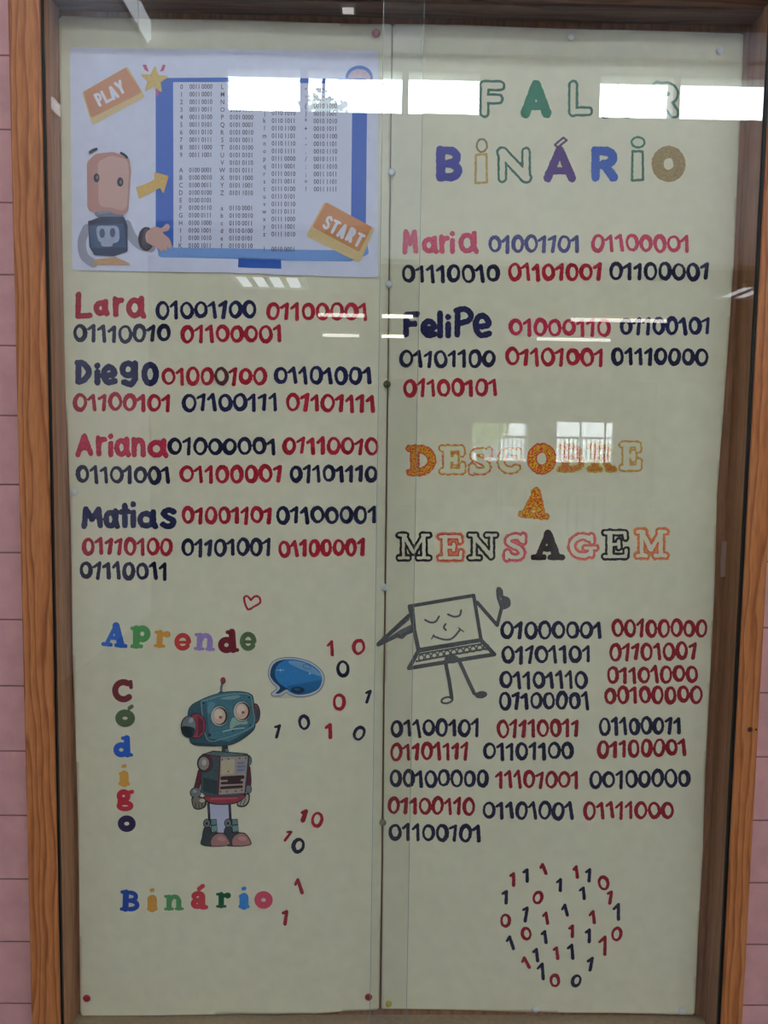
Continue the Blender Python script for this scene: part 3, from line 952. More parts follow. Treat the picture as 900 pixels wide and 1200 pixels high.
YEL, ORG, ORR = I((204, 176, 62), .2), I((222, 120, 62), .2), I((212, 84, 62), .25)
scr = speckle('orange_crayon', (204, 58, 40), (226, 186, 50), 520.)
filled('D', (476, 522, 513, 557), scr, SLAB, label='scribbled orange letter D', rim=ORR)
outlined('E', (514, 521.5, 546, 556), YEL, .8, SLAB, mt2=ORG, label='yellow outlined letter E')
outlined('S', (547, 524, 579, 557), YEL, .8, SLAB, mt2=I((214, 92, 80), .2), label='red and yellow outlined letter S')
outlined('C', (580, 524, 614, 556), YEL, .8, SLAB, mt2=ORG, label='yellow outlined letter C')
filled('O', (617, 519, 652, 556), scr, SLAB, label='scribbled orange letter O', rim=ORR)
filled('B', (652, 520, 687, 553), speckle('red_crayon', (206, 54, 76), (212, 172, 70), 520.), SLAB, label='scribbled red letter B', rim=YEL)
filled('R', (687, 520, 722, 553), speckle('yellow_crayon', (200, 160, 60), (206, 84, 60), 520.), SLAB, label='scribbled yellow letter R', rim=YEL)
outlined('E', (725, 517, 752, 552), YEL, .8, SLAB, mt2=I((220, 150, 100), .2), label='pale yellow outlined letter E')
filled('A', (609, 571.5, 644, 607), scr, SLAB, rot=6, label='scribbled orange letter A', rim=I((214, 130, 50), .2))
BK = M['black_ink']
outlined('M', (464, 623, 506, 657.5), BK, 1.4, SLAB, label='black outlined letter M')
outlined('E', (511.5, 625, 544, 657.5), ORR, 1.1, SLAB, mt2=I((226, 130, 90), .2), label='orange red outlined letter E')
outlined('N', (547, 623, 584, 657.5), BK, 1.4, SLAB, label='black outlined letter N')
outlined('S', (588, 624, 619, 658), I((222, 76, 96), .2), 1.1, SLAB, mt2=I((226, 110, 100), .2), label='pink outlined letter S')
filled('A', (621.5, 620.5, 662, 656), I((48, 34, 30), .2), SLAB, label='filled black letter A')
outlined('G', (663.5, 623.5, 701, 656), I((222, 90, 84), .2), 1.1, SLAB, mt2=I((226, 120, 90), .2), label='coral outlined letter G')
outlined('E', (704, 620, 737.5, 656), BK, 1.4, SLAB, label='black outlined letter E')
outlined('M', (743.5, 619, 783, 655), I((228, 120, 80), .2), 1.1, SLAB, mt2=I((230, 140, 80), .2), label='orange outlined letter M')

# ---- right poster: names and bytes
name_word(PR, [('M', (471, 269, 490, 299)), ('a', (494, 276, 514, 298)), ('r', (513, 275, 527, 298)), ('i', (526, 270, 534, 298)), ('a', (537, 270, 561, 298))], PK, 3.0, 'pink marker name Maria')
name_word(PR, [('F', (471, 365, 492, 396)), ('e', (492, 373, 513, 397)), ('l', (511, 364, 520, 397)), ('i', (520, 367, 530, 397)), ('P', (530, 359, 555, 396)), ('e', (553, 366, 577, 397))], N, 3.5, 'navy marker name Felipe')
for (t, x0, y0, x1, y1, mt) in [
    ('01001101', 572, 286, 680, 286, VN), ('01100001', 692, 285, 809, 286, PRD),
    ('01110010', 470, 321, 586, 321, N2), ('01101001', 595, 319, 706, 319, RD), ('01100001', 713, 319, 832, 318, N2),
    ('01000110', 596, 384, 715, 384, PRD), ('01100101', 725, 383, 833, 382, N),
    ('01101100', 468, 421, 581, 420, N2), ('01101001', 592, 418, 708, 419, RD), ('01110000', 715, 418, 830, 418, N2),
    ('01100101', 472, 455, 584, 454, RD),
    ('01000001', 586, 738, 706, 738, N2), ('00100000', 716, 736, 829, 736, DR),
    ('01101101', 587, 767, 693, 766, N2), ('01101001', 713, 764, 817, 762, DR),
    ('01101110', 585, 796, 688, 796, N2), ('01101000', 710, 791, 818, 789, DR),
    ('01100001', 584, 821, 691, 820, N2), ('00100000', 707, 815, 823, 813, DR),
    ('01100101', 457, 853, 563, 852, N2), ('01110011', 582, 854, 679, 852, DR), ('01100011', 701, 851, 799, 850, N2),
    ('01101111', 457, 881, 550, 880, DR), ('01101100', 566, 880, 672, 879, N2), ('01100001', 699, 878, 805, 875, DR),
    ('00100000', 456, 912, 573, 912, N2), ('11101001', 580, 913, 679, 913, DR), ('00100000', 690, 913, 809, 912, N2),
    ('01100110', 454, 944, 557, 945, DR), ('01101001', 565, 949, 673, 949, N2), ('01111000', 683, 949, 790, 949, DR),
        ('01100101', 455, 974, 565, 977, N2)]:
    binary_number(PR, t, x0, y0, x1, y1, mt, 2.1 if y0 < 500 else 1.95)

# ---- laptop figure in grey marker
K = lambda x, y: (430 + x / 5., 680 + y / 5.)


def kp(pts): return [K(*p) for p in pts]


GM = M['grey']
GMF = I((112, 112, 110), .3)
art('laptop_drawing', PR, [
    (GM, s_union([s_path(kp([(250, 150), (625, 88), (668, 350), (300, 412), (248, 150)]), 2.1),
                  s_path(kp([(265, 150), (278, 290), (302, 400)]), 2.2),
                  s_path(kp([(300, 412), (246, 512), (745, 432), (668, 350)]), 2.4),
                  s_path(kp([(310, 405), (660, 350)]), 2.4),
                  s_path(kp([(296, 432), (690, 368)]), 1.0), s_path(kp([(290, 472), (705, 398)]), 1.15)])),
    (GM, s_union([s_band(s_ell(*K(318 + 38 * k, 451 - 6.2 * k), 3.0, 3.2, 20), .75) for k in range(11)])),
    (GM, s_union([s_curve(kp([(340, 230), (372, 245), (402, 240), (422, 210)]), 1.15), s_curve(kp([(474, 198), (510, 212), (543, 204), (551, 175)]), 1.15),
                  s_curve(kp([(460, 255), (450, 275), (462, 290)]), 1.15), s_curve(kp([(388, 325), (450, 345), (500, 338), (545, 288)]), 1.15),
                  s_path(kp([(535, 276), (566, 300)]), .7), s_path(kp([(392, 316), (378, 342)]), .7)])),
    (GM, s_union([s_path(kp([(645, 128), (762, 262), (788, 160)]), 2.1), s_curve(kp([(790, 160), (770, 100), (768, 50), (785, 60), (790, 95), (825, 110), (828, 145), (800, 160)]), 2.1),
                  s_ell(*K(805, 125), 4, 6.5, 0)])),
    (GMF, s_poly(kp([(242, 202), (68, 362), (62, 378), (85, 368), (180, 318), (205, 330), (225, 312), (272, 292), (262, 255), (190, 290), (110, 345), (250, 228)]))),
    (GM, s_union([s_path(kp([(245, 204), (66, 370)]), 2.2), s_path(kp([(66, 374), (176, 322), (205, 330), (228, 308), (272, 290)]), 2.2)])),
    (GM, s_union([s_ell(*K(496, 460), 8.5, 5), s_path(kp([(462, 490), (482, 590), (496, 685)]), 2.2), s_path(kp([(542, 475), (590, 580), (628, 660)]), 2.2),
                  s_band(s_ell(*K(468, 700), 6.5, 3.4, -12), 1.2), s_ell(*K(668, 668), 7.2, 4.2, -8)])),
], 3, .55, 'smiling laptop figure in grey marker with arms and legs')

# ---- heart made of digits
for ch, x, y, c, h, rot in [
    ('1', 153, 148, 'r', 17, 6), ('1', 232, 125, 'n', 17, 0), ('1', 333, 88, 'r', 15, -22), ('1', 523, 105, 'r', 16, 0), ('1', 597, 125, 'n', 17, 4), ('0', 685, 172, 'R', 18, -10),
    ('1', 427, 180, 'n', 16.5, 3), ('1', 110, 252, 'n', 17, 0), ('0', 299, 254, 'r', 16.5, 15), ('1', 564, 230, 'n', 16, -8), ('1', 722, 255, 'r', 17, 12), ('1', 766, 340, 'n', 21, -3),
    ('1', 226, 350, 'n', 19, 16), ('1', 460, 328, 'n', 15.5, -20), ('0', 110, 388, 'r', 17, 0), ('1', 347, 374, 'r', 15.5, -7), ('1', 622, 370, 'r', 16.5, -10), ('0', 232, 464, 'r', 16.5, -10),
    ('1', 338, 483, 'n', 16.5, -4), ('1', 497, 450, 'r', 16, 6), ('1', 596, 478, 'n', 17.5, 4), ('0', 762, 470, 'r', 17.5, 14), ('1', 686, 537, 'r', 24, -3), ('1', 140, 518, 'n', 18, -17),
    ('1', 289, 588, 'n', 17, -2), ('1', 407, 577, 'r', 16, 0), ('1', 495, 570, 'n', 19, -3), ('1', 230, 634, 'r', 16, -30), ('1', 321, 683, 'n', 21, -3), ('1', 607, 643, 'n', 17.5, 8),
        ('0', 398, 738, 'r', 16.5, 0), ('0', 525, 740, 'n', 16, 20)]:
    loose_digit(PR, ch, 570 + x / 5., 1000 + y / 5., h, {'r': DR, 'R': DR, 'n': N2}[c], rot, 1.75 if ch == '0' else 1.9)

# ================================================================== PRINTED SHEET
SHEET_LAYER = 16
sheet = art('printed_sheet', None, [(M['white_paper'], s_poly([(83, 57), (260, 59), (443.5, 60.5), (443, 326), (270, 320.5), (85.5, 317)]), 3.)], SHEET_LAYER, 3., thick=.00025)
tag(sheet, 'white printed sheet with a code table in a blue screen, top of left poster', 'printed sheet')
SL = SHEET_LAYER + 3
C2 = lambda x, y: (80 + x / 4.615, 60 + y / 4.615)


def c2(pts): return [C2(*p) for p in pts]


def c1(pts): return [(x / 1.957, y / 1.957) for x, y in pts]


blue, lblue, scr_w = I((66, 106, 190), .04), I((128, 166, 222), .04), I((222, 222, 236), .02)
art('screen_picture', sheet, [
    (lblue, s_grow(s_poly([(189, 270), (424, 274), (428, 296), (410, 303), (340, 302), (190, 298)]), 4.)),
    (blue, s_grow(s_poly([(187, 96.5), (426.5, 97), (424.5, 288), (187, 284)]), 4.)),
    (lblue, s_poly([(184, 289), (420, 293), (420, 303), (187, 299)])),
    (scr_w, s_poly([(203.5, 97.5), (413, 99), (411, 294), (204, 291)])),
], SL, .9, 'blue picture of a monitor screen')
art('screen_stand', sheet, [(I((58, 98, 180), .04), s_poly([(280, 303), (329.5, 304), (330, 315.5), (279.5, 314)]))], SL, .8)

# tiny printed table
_gl = {}


def font_glyph(ch):
    if ch not in _gl:
        cu = bpy.data.curves.new('t', 'FONT'); cu.body = ch; cu.size = 1; cu.resolution_u = 2; cu.fill_mode = 'FRONT'
        cu.offset = .012
        ob = bpy.data.objects.new('t', cu)
        me = bpy.data.meshes.new_from_object(ob)
        v = np.array([p.co[:2] for p in me.vertices]).reshape(-1, 2); f = [tuple(p.vertices) for p in me.polygons]
        bpy.data.objects.remove(ob); bpy.data.curves.remove(cu); bpy.data.meshes.remove(me)
        _gl[ch] = (v, f, v[:, 0].max() - v[:, 0].min() if len(v) else .3)
    return _gl[ch]


cols = []
col1 = [('%d' % k, '0011 ' + format(k, '04b'), k) for k in range(10)] + [(chr(65 + k), format(65 + k, '08b')[:4] + ' ' + format(65 + k, '08b')[4:], 11 + k) for k in range(11)]
col2 = [(chr(76 + k), format(76 + k, '08b')[:4] + ' ' + format(76 + k, '08b')[4:], k) for k in range(15)] + [(chr(97 + k), format(97 + k, '08b')[:4] + ' ' + format(97 + k, '08b')[4:], 16 + k) for k in range(6)]
col3 = [(chr(103 + k), format(103 + k, '08b')[:4] + ' ' + format(103 + k, '08b')[4:], k) for k in range(20)] + [('!', '0010 0001', 21)]
col4 = [(c, format(ord(c), '08b')[:4] + ' ' + format(ord(c), '08b')[4:], k) for k, c in enumerate("\"'()*+,-./:;=?")]
for rows, lx, x0, x1, yy0, dx in [(col1, 213.5, 222.8, 249.8, 103.2, -.12), (col2, 261.6, 270, 297.8, 103.6, -.1), (col3, 310.6, 318.8, 346.8, 107.4, -.05), (col4, 358.6, 367.5, 395.3, 107.6, .02)]:
    V = []; Fc = []
    for (a, code, k) in rows:
        y = yy0 + k * 8.83 + 2.6
        adv = (x1 - x0) / 8.45
        jobs = [(a, lx)] if a.strip() else []
        xx = x0 + adv / 2
        for c in code:
            if c == ' ':
                xx += adv * .45; continue
            jobs.append((c, xx)); xx += adv
        for c, cx in jobs:
            v, f, w = font_glyph(c)
            if not len(v): continue
            q = v.copy(); mid = (q[:, 0].max() + q[:, 0].min()) / 2
            px = cx + (q[:, 0] - mid) * 6.6 + dx * k * .5; py = y - q[:, 1] * 7.9
            p = sheet_pt(px, py, (SL + 6) * LAYER); n = len(V)
            V += [tuple(t) for t in p]; Fc += [tuple(i + n for i in t) for t in f]
    mesh_obj('code_column', V, Fc, [I((84, 84, 104), .0)], sheet)


def word(txt, centers, h, w, rot):
    return s_union([glyph(SANS, ch, (cx - w / 2, cy - h / 2, cx + w / 2, cy + h / 2), None, rot) for ch, (cx, cy) in zip(txt, centers)])


orange, dorange, cream_o = I((214, 150, 112), .03), I((198, 128, 88), .03), I((222, 194, 140), .03)
white = I((232, 230, 236), .0)
pb = c2([(85, 228), (320, 92), (405, 240), (145, 395)])
art('play_button', sheet, [
    (cream_o, s_grow(s_poly(c2([(95, 235), (318, 105), (400, 245), (142, 385)])), 3.)),
    (orange, s_grow(s_poly(c2([(100, 232), (310, 110), (385, 222), (135, 350)])), 2.5)),
    (white, word('PLAY', [C2(172, 265), C2(208, 248), C2(246, 228), C2(284, 200)], 16.5, 8.0, -27)),
], SL, .6, 'orange button reading PLAY')
D1 = lambda x, y: (x / 1.957, y / 1.957)
art('start_button', sheet, [
    (cream_o, s_grow(s_poly(c1([(746, 472), (852, 528), (822, 596), (710, 540)])), 3.)),
    (I((212, 146, 96), .03), s_grow(s_poly(c1([(750, 470), (848, 524), (822, 574), (722, 520)])), 2.)),
    (white, word('START', [D1(752, 512), D1(768, 522), D1(786, 531), D1(805, 540), D1(824, 552)], 17.5, 7.8, 27)),
], SL + 8, .6, 'orange button reading START')


def star(cx, cy, R, r, rot):
    return s_poly([(cx + (R if k % 2 == 0 else r) * math.sin(math.radians(rot + 36 * k)), cy - (R if k % 2 == 0 else r) * math.cos(math.radians(rot + 36 * k))) for k in range(10)])


art('star_picture', sheet, [(I((196, 84, 120)), s_poly(c2([(405, 80), (425, 78), (440, 118), (418, 108)]))), (I((196, 84, 120)), s_poly(c2([(515, 78), (530, 82), (520, 112), (500, 118)]))),
                            (I((204, 96, 150)), s_poly(c2([(472, 205), (495, 225), (485, 258)]))),
                            (I((216, 186, 110)), s_grow(star(*C2(468, 162), 15, 6.5, 4), 1.2))], SL + 5, .6, 'yellow star with pink sparks')
art('arrow_picture', sheet, [(I((222, 180, 96)), s_grow(s_poly(c2([(374, 742), (430, 722), (474, 698), (472, 662), (540, 682), (516, 765), (500, 736), (440, 768), (388, 795)])), 1.))], SL + 5, .6, 'yellow curved arrow')
art('magnifier_picture', sheet, [(I((92, 130, 200)), s_ell(421, 92, 16, 14)), (I((206, 180, 196)), s_ell(421, 93, 13, 11))], SL - 2, .7)
skin, skin2 = I((214, 172, 158), .03), I((198, 146, 132), .03)
dk, gr = I((44, 48, 60)), I((164, 162, 176), .05)
art('cartoon_robot', sheet, [
    (gr, s_curve(c2([(105, 960), (78, 1030), (90, 1110), (140, 1150)]), 5.)),
    (gr, s_curve(c2([(318, 940), (350, 1010), (400, 1055), (450, 1065)]), 5.5)),
    (I((66, 58, 66)), s_ell(*C2(425, 1018), 9.5, 14, 0)),
    (I((92, 82, 92)), s_ell(*C2(432, 1018), 7, 12, 0)),
    (skin, s_blob(c2([(425, 985), (470, 952), (505, 960), (535, 938), (552, 948), (545, 972), (515, 985), (548, 1015), (562, 1050), (555, 1075), (540, 1062), (535, 1085), (520, 1075), (505, 1088), (490, 1070), (450, 1050), (425, 1030)]))),
    (I((206, 160, 112)), s_poly(c2([(145, 1130), (260, 1115), (330, 1148), (340, 1158), (140, 1158)]))),
    (I((128, 134, 152)), s_blob(c2([(150, 860), (220, 850), (290, 868), (298, 900), (240, 912), (160, 900)]))),
    (I((150, 156, 172)), s_path(c2([(168, 880), (230, 872), (285, 885)]), 1.2)),
    (I((54, 66, 92)), s_grow(s_poly(c2([(118, 930), (180, 905), (300, 905), (318, 950), (318, 1080), (250, 1105), (150, 1100), (125, 1060)])), 1.5)),
    (I((74, 94, 126)), s_grow(s_poly(c2([(122, 950), (300, 940), (312, 1060), (135, 1065)])), 1.)),
    (I((44, 52, 72)), s_poly(c2([(112, 922), (200, 905), (240, 925), (120, 940)]))),
    (I((176, 182, 204)), s_blob(c2([(160, 955), (215, 948), (272, 955), (278, 1025), (245, 1045), (240, 1058), (188, 1058), (182, 1040), (165, 1020)]))),
    (I((70, 88, 118)), s_union([s_ell(*C2(188, 988), 3.2, 5.5), s_ell(*C2(244, 985), 3.2, 5.5)])),
    (skin2, s_grow(s_poly(c2([(144, 620), (170, 596), (240, 588), (300, 606), (306, 650), (292, 850), (220, 828), (146, 838)])), 8.2)),
    (skin, s_grow(s_poly(c2([(196, 622), (240, 602), (296, 616), (300, 660), (290, 834), (240, 818), (200, 815)])), 6.8)),
    (dk, s_union([s_ell(*C2(158, 690), 3.4, 5.2), s_ell(*C2(285, 712), 3.6, 5.4)])),
    (I((132, 124, 128)), s_union([s_ell(*C2(162, 688), 1.3, 2.4), s_ell(*C2(288, 712), 1.3, 2.4)])),
    (dk, s_union([s_curve(c2([(122, 552), (140, 540), (158, 534)]), 1.4), s_curve(c2([(290, 556), (308, 566), (322, 580)]), 1.4)])),
], SL + 3, .6, 'cartoon robot with a peach head holding out its hand')

# ================================================================== PASTED ROBOT
R4 = lambda x, y: (190 + x / 4.8, 760 + y / 4.8)


def r4(pts): return [R4(*p) for p in pts]


head_out = s_blob(r4([(155, 340), (225, 285), (330, 248), (430, 240), (500, 256), (515, 300), (522, 400), (515, 450), (450, 505), (370, 538), (240, 540), (172, 528), (160, 480)]))
torso_out = s_poly(r4([(230, 592), (290, 572), (480, 590), (490, 604), (468, 812), (420, 826), (250, 824), (222, 800)]))
RB = empty('robot_cutout', tuple(sheet_pt(np.array([265.]), np.array([991.]), .0003)[0]))
tag(RB, 'paper cutout of a blue retro robot pasted low on left poster', 'paper cutout')
ol = I((46, 46, 50), .05)
teal, teal_d, teal_l = I((72, 122, 132), .15), I((52, 86, 96), .15), I((128, 164, 164), .12)
rred, rred_d = I((164, 62, 76), .12), I((110, 44, 56), .12)
steel, steel_d = I((122, 130, 130), .12), I((66, 74, 78), .15)
RL = 16
art('backing_paper', RB, [(I((196, 196, 214), .02), s_poly(r4([(262, 870), (385, 870), (385, 1000), (345, 1035), (320, 1030), (280, 960)])))], RL - 4, .7, 'pale paper left between the legs')
art('antenna', RB, [(ol, s_curve(r4([(335, 245), (335, 215), (342, 190)]), 1.3)), (steel, s_curve(r4([(335, 245), (335, 215), (342, 190)]), .7)), (teal_d, s_ell(*R4(335, 243), 3, 1.4)), (rred_d, s_ell(*R4(345, 176), 3.1, 4)), (rred, s_ell(*R4(344, 174), 2.2, 3))], RL, .45, 'thin stalk with a red knob')
art('neck', RB, [(ol, s_poly(r4([(340, 530), (366, 530), (380, 588), (336, 588)]))), (steel_d, s_poly(r4([(344, 530), (362, 530), (364, 580), (342, 580)]))), (steel, s_ell(*R4(368, 570), 2, 2.2))], RL, .5)
art('ear', RB, [(ol, s_ell(*R4(524, 362), 6.2, 12)), (rred, s_ell(*R4(522, 362), 5.2, 10.8)), (steel_d, s_poly(r4([(528, 322), (548, 350), (548, 385), (528, 405)])))], RL, .5)
art('head', RB, [
    (ol, s_grow(head_out, .9)), (teal, head_out),
    (teal_d, s_and(head_out, s_poly(r4([(140, 250), (222, 292), (255, 500), (300, 505), (380, 520), (520, 440), (530, 560), (140, 560)])))),
    (I((58, 98, 112), .15), s_poly(r4([(228, 296), (250, 290), (270, 495), (252, 500)]))),
    (teal_l, s_curve(r4([(225, 292), (330, 262), (430, 250), (498, 262), (512, 330), (518, 420), (440, 470), (350, 500), (255, 502), (222, 296)]), .45)),
    (teal_l, s_blob(r4([(330, 275), (420, 258), (440, 268), (390, 282)]))),
    (I((150, 180, 160), .1), s_blob(r4([(400, 385), (470, 395), (480, 420), (430, 425), (385, 445)]))),
    (I((92, 146, 156), .15), s_blob(r4([(265, 300), (300, 300), (290, 340), (262, 360)]))),
    (I((200, 206, 196), .05), s_path(r4([(345, 462), (400, 448), (465, 442)]), .5)),
    (ol, s_union([s_ell(*R4(270, 480), 1.8, 1.8), s_ell(*R4(236, 300), 1.3, 1.3), s_ell(*R4(492, 270), 1.2, 1.2), s_ell(*R4(498, 428), 1.2, 1.2), s_ell(*R4(400, 460), 1., .8)])),
    (ol, s_path(r4([(172, 528), (240, 530), (300, 540)]), .5)),
], RL + 3, .6, 'boxy blue grey head tilted to one side')
art('ear', RB, [(ol, s_ell(*R4(196, 428), 11.2, 15.2)), (rred, s_ell(*R4(198, 428), 10, 14)), (rred_d, s_poly(r4([(205, 370), (235, 400), (235, 460), (205, 490)]))), (ol, s_ell(*R4(154, 432), 9.3, 12.8)), (steel, s_ell(*R4(155, 430), 8.2, 11.6)),
                 (I((32, 52, 58)), s_blob(r4([(120, 430), (186, 440), (176, 478), (150, 484), (125, 465)]))), (I((160, 172, 172)), s_ell(*R4(168, 396), 2.4, 3.6, 30))], RL + 15, .5)
for ex, ey in ((326, 374), (452, 348)):
    art('eye', RB, [(ol, s_ell(*R4(ex, ey), 10.6, 12.3)), (I((196, 196, 186), .05), s_ell(*R4(ex, ey), 9.9, 11.6)), (I((60, 54, 52)), s_ell(*R4(ex + 4, ey), 8.8, 10.4)), (I((222, 190, 164), .05), s_ell(*R4(ex - 2, ey), 7.4, 9.2)),
                     (I((236, 214, 190), .04), s_ell(*R4(ex - 6, ey - 10), 4.5, 5.5)), (I((170, 96, 92)), s_ell(*R4(ex + 6, ey + 6), 2.0, 1.8))], RL + 15, .45, 'round pale glowing eye')
art('arm', RB, [(ol, s_path(r4([(218, 690), (202, 760), (190, 800)]), 3.4)), (rred_d, s_path(r4([(218, 690), (202, 760), (190, 800)]), 2.6)), (ol, s_ell(*R4(190, 806), 6.6, 6.4)), (steel, s_ell(*R4(191, 805), 5.8, 5.6)), (I((170, 174, 170)), s_ell(*R4(186, 798), 2.2, 1.8))], RL, .5)
art('hand', RB, [(ol, s_blob(r4([(168, 835), (205, 825), (250, 845), (246, 885), (210, 902), (178, 890)]))), (I((132, 126, 104), .1), s_blob(r4([(174, 840), (205, 832), (240, 850), (238, 882), (208, 895), (182, 884)]))),
                 (ol, s_union([s_path(r4([(190, 860), (192, 888)]), .4), s_path(r4([(208, 860), (210, 892)]), .4), s_path(r4([(226, 862), (226, 886)]), .4)])), (I((206, 190, 170)), s_ell(*R4(228, 850), 3.4, 2.2))], RL + 2, .5)
art('arm', RB, [(ol, s_path(r4([(484, 670), (490, 740), (486, 780)]), 2.9)), (rred_d, s_path(r4([(484, 670), (490, 740), (486, 780)]), 2.1)), (ol, s_ell(*R4(487, 788), 3.9, 5.3)), (steel, s_ell(*R4(487, 788), 3.2, 4.6)), (ol, s_ell(*R4(488, 626), 3.8, 6.3)), (steel, s_ell(*R4(488, 626), 3.1, 5.6))], RL - 2, .5)
art('hand', RB, [(ol, s_blob(r4([(425, 850), (460, 815), (492, 815), (490, 860), (465, 888), (425, 885)]))), (I((176, 170, 148), .1), s_blob(r4([(430, 856), (462, 822), (486, 822), (484, 856), (462, 880), (430, 878)]))),
                 (ol, s_union([s_path(r4([(470, 840), (458, 878)]), .4), s_path(r4([(450, 845), (440, 878)]), .4)]))], RL - 1, .5)
art('belt', RB, [(ol, s_blob(r4([(248, 822), (460, 815), (450, 850), (400, 872), (320, 876), (258, 862)]))), (rred, s_blob(r4([(254, 826), (452, 820), (444, 848), (398, 866), (320, 870), (264, 856)]))), (I((192, 92, 100), .1), s_path(r4([(280, 842), (420, 838)]), 1.2))], RL + 1, .5, 'red band under the torso')
art('torso', RB, [(ol, s_grow(torso_out, .7)), (I((70, 92, 94), .18), torso_out), (I((98, 120, 118), .12), s_poly(r4([(235, 592), (290, 576), (478, 592), (330, 604)]))),
                  (I((52, 66, 70), .15), s_poly(r4([(235, 720), (315, 740), (312, 818), (232, 796)]))), (rred_d, s_union([s_path(r4([(232, 590), (330, 602)]), .8), s_path(r4([(328, 602), (318, 815)]), .9)]))], RL + 5, .5, 'boxy grey torso')
art('control_panel', RB, [(I((176, 158, 144), .08), s_poly(r4([(332, 604), (484, 602), (464, 808), (322, 816)]))), (I((198, 184, 150), .08), s_poly(r4([(336, 622), (410, 616), (408, 700), (334, 704)]))),
                          (I((150, 150, 168), .05), s_poly(r4([(420, 630), (474, 626), (470, 692), (418, 694)]))), (I((104, 106, 124)), s_union([s_path(r4([(426, 660), (468, 657)]), .5), s_path(r4([(428, 640), (462, 638)]), .5), s_path(r4([(428, 680), (462, 678)]), .5)])),
                          (I((64, 40, 40), .1), s_union([s_path(r4([(340, 724), (455, 718)]), 2.2), s_path(r4([(340, 752), (450, 748)]), 1.6), s_path(r4([(336, 778), (448, 772)]), 1.7), s_path(r4([(376, 738), (440, 734)]), 1.2)])),
                          (I((110, 66, 66)), s_union([s_ell(*R4(a, c), 1.0, 1.0) for a, c in ((340, 620), (376, 616), (438, 612), (472, 612), (374, 686), (366, 800), (416, 798), (450, 792), (332, 800))]))], RL + 11, .45, 'pale riveted panel with dark slots')
art('shoulder', RB, [(ol, s_ell(*R4(244, 640), 9.2, 10.8)), (rred_d, s_ell(*R4(246, 640), 8.2, 9.8)), (ol, s_ell(*R4(238, 640), 7.2, 8.8)), (I((150, 144, 132), .1), s_ell(*R4(238, 640), 6.2, 7.8)), (I((196, 186, 170)), s_ell(*R4(240, 634), 2.6, 3.6))], RL + 12, .5)
for lx, fx in ((262, 300), (380, 418)):
    art('leg', RB, [(ol, s_path(r4([(lx, 868), (lx + 3, 920), (lx + 5, 960)]), 1.5)), (steel_d, s_path(r4([(lx, 868), (lx + 3, 920)]), .9))], RL - 2, .5)
    boot = s_blob(r4([(fx - 62, 1010), (fx - 40, 995), (fx + 5, 1030), (fx + 50, 1040), (fx + 76, 1075), (fx + 76, 1100), (fx, 1108), (fx - 75, 1098), (fx - 72, 1060)]))
    art('boot', RB, [
        (ol, s_grow(boot, .7)), (steel_d, boot), (I((178, 124, 118), .1), s_and(boot, s_ell(*R4(fx + 30, 1085), 11.5, 10.5))), (I((198, 148, 140), .08), s_ell(*R4(fx + 34, 1066), 5, 2.6, 10)),
        (ol, s_band(s_and(boot, s_ell(*R4(fx + 30, 1085), 11.5, 10.5)), .35)),
        (ol, s_poly(r4([(fx - 28, 955), (fx + 8, 955), (fx + 14, 1025), (fx - 24, 1034)]))), (I((110, 142, 138), .12), s_poly(r4([(fx - 22, 958), (fx + 6, 958), (fx + 8, 985), (fx - 22, 988)]))), (I((128, 160, 154), .12), s_poly(r4([(fx - 22, 994), (fx + 9, 990), (fx + 12, 1022), (fx - 18, 1028)]))),
        (ol, s_ell(*R4(fx - 46, 978), 4.4, 5.4)), (steel, s_ell(*R4(fx - 46, 978), 3.4, 4.4)), (ol, s_ell(*R4(fx - 46, 978), 1.4, 1.8))], RL + 1, .5, 'grey boot with a pink toe cap')

# speech bubble
B6 = lambda x, y: (300 + x / 6., 740 + y / 6.)


def b6(pts): return [B6(*p) for p in pts]


bub = s_blob(b6([(90, 300), (108, 225), (170, 188), (270, 183), (380, 210), (455, 265), (480, 325), (455, 400), (390, 440), (300, 455), (240, 440), (215, 425), (180, 445), (125, 448), (112, 430), (150, 395), (115, 355)]))
bi = s_blob(b6([(102, 300), (120, 232), (175, 198), (270, 193), (375, 220), (445, 270), (466, 325), (445, 390), (385, 426), (300, 441), (245, 425), (215, 405), (165, 432), (140, 428), (170, 392), (125, 345)]))
SB = art('speech_bubble_cutout', None, [(ol, s_grow(bub, .6))], RL, .5, thick=.0002)
tag(SB, 'glossy blue speech bubble paper cutout beside the retro robot', 'paper cutout')
art('bubble_picture', SB, [
    (I((200, 204, 206), .02), bub), (I((28, 74, 108), .1), bi),
    (I((48, 128, 186), .08), s_and(bi, s_ell(*B6(300, 300), 28, 19, 8))),
    (I((38, 104, 152), .08), s_and(bi, s_poly(b6([(220, 380), (470, 330), (440, 420), (300, 445), (230, 430)])))),
    (I((120, 166, 200), .05), s_blob(b6([(228, 212), (275, 202), (370, 226), (440, 275), (462, 308), (380, 285), (290, 250)]))),
    (I((48, 118, 168)), s_band(s_ell(*B6(360, 242), 4.6, 2.4, 12), .35)),
    (I((16, 50, 76)), s_ell(*B6(295, 407), 8, 3.8)), (I((36, 88, 120)), s_ell(*B6(290, 402), 4, 1.8)),
    (I((170, 206, 224)), s_union([s_path(b6([(148, 268), (200, 266)]), .35), s_path(b6([(172, 255), (174, 282)]), .35), s_ell(*B6(380, 290), 1.3, 1.)])),
], RL + 1, .5, 'shiny blue bubble drawing')

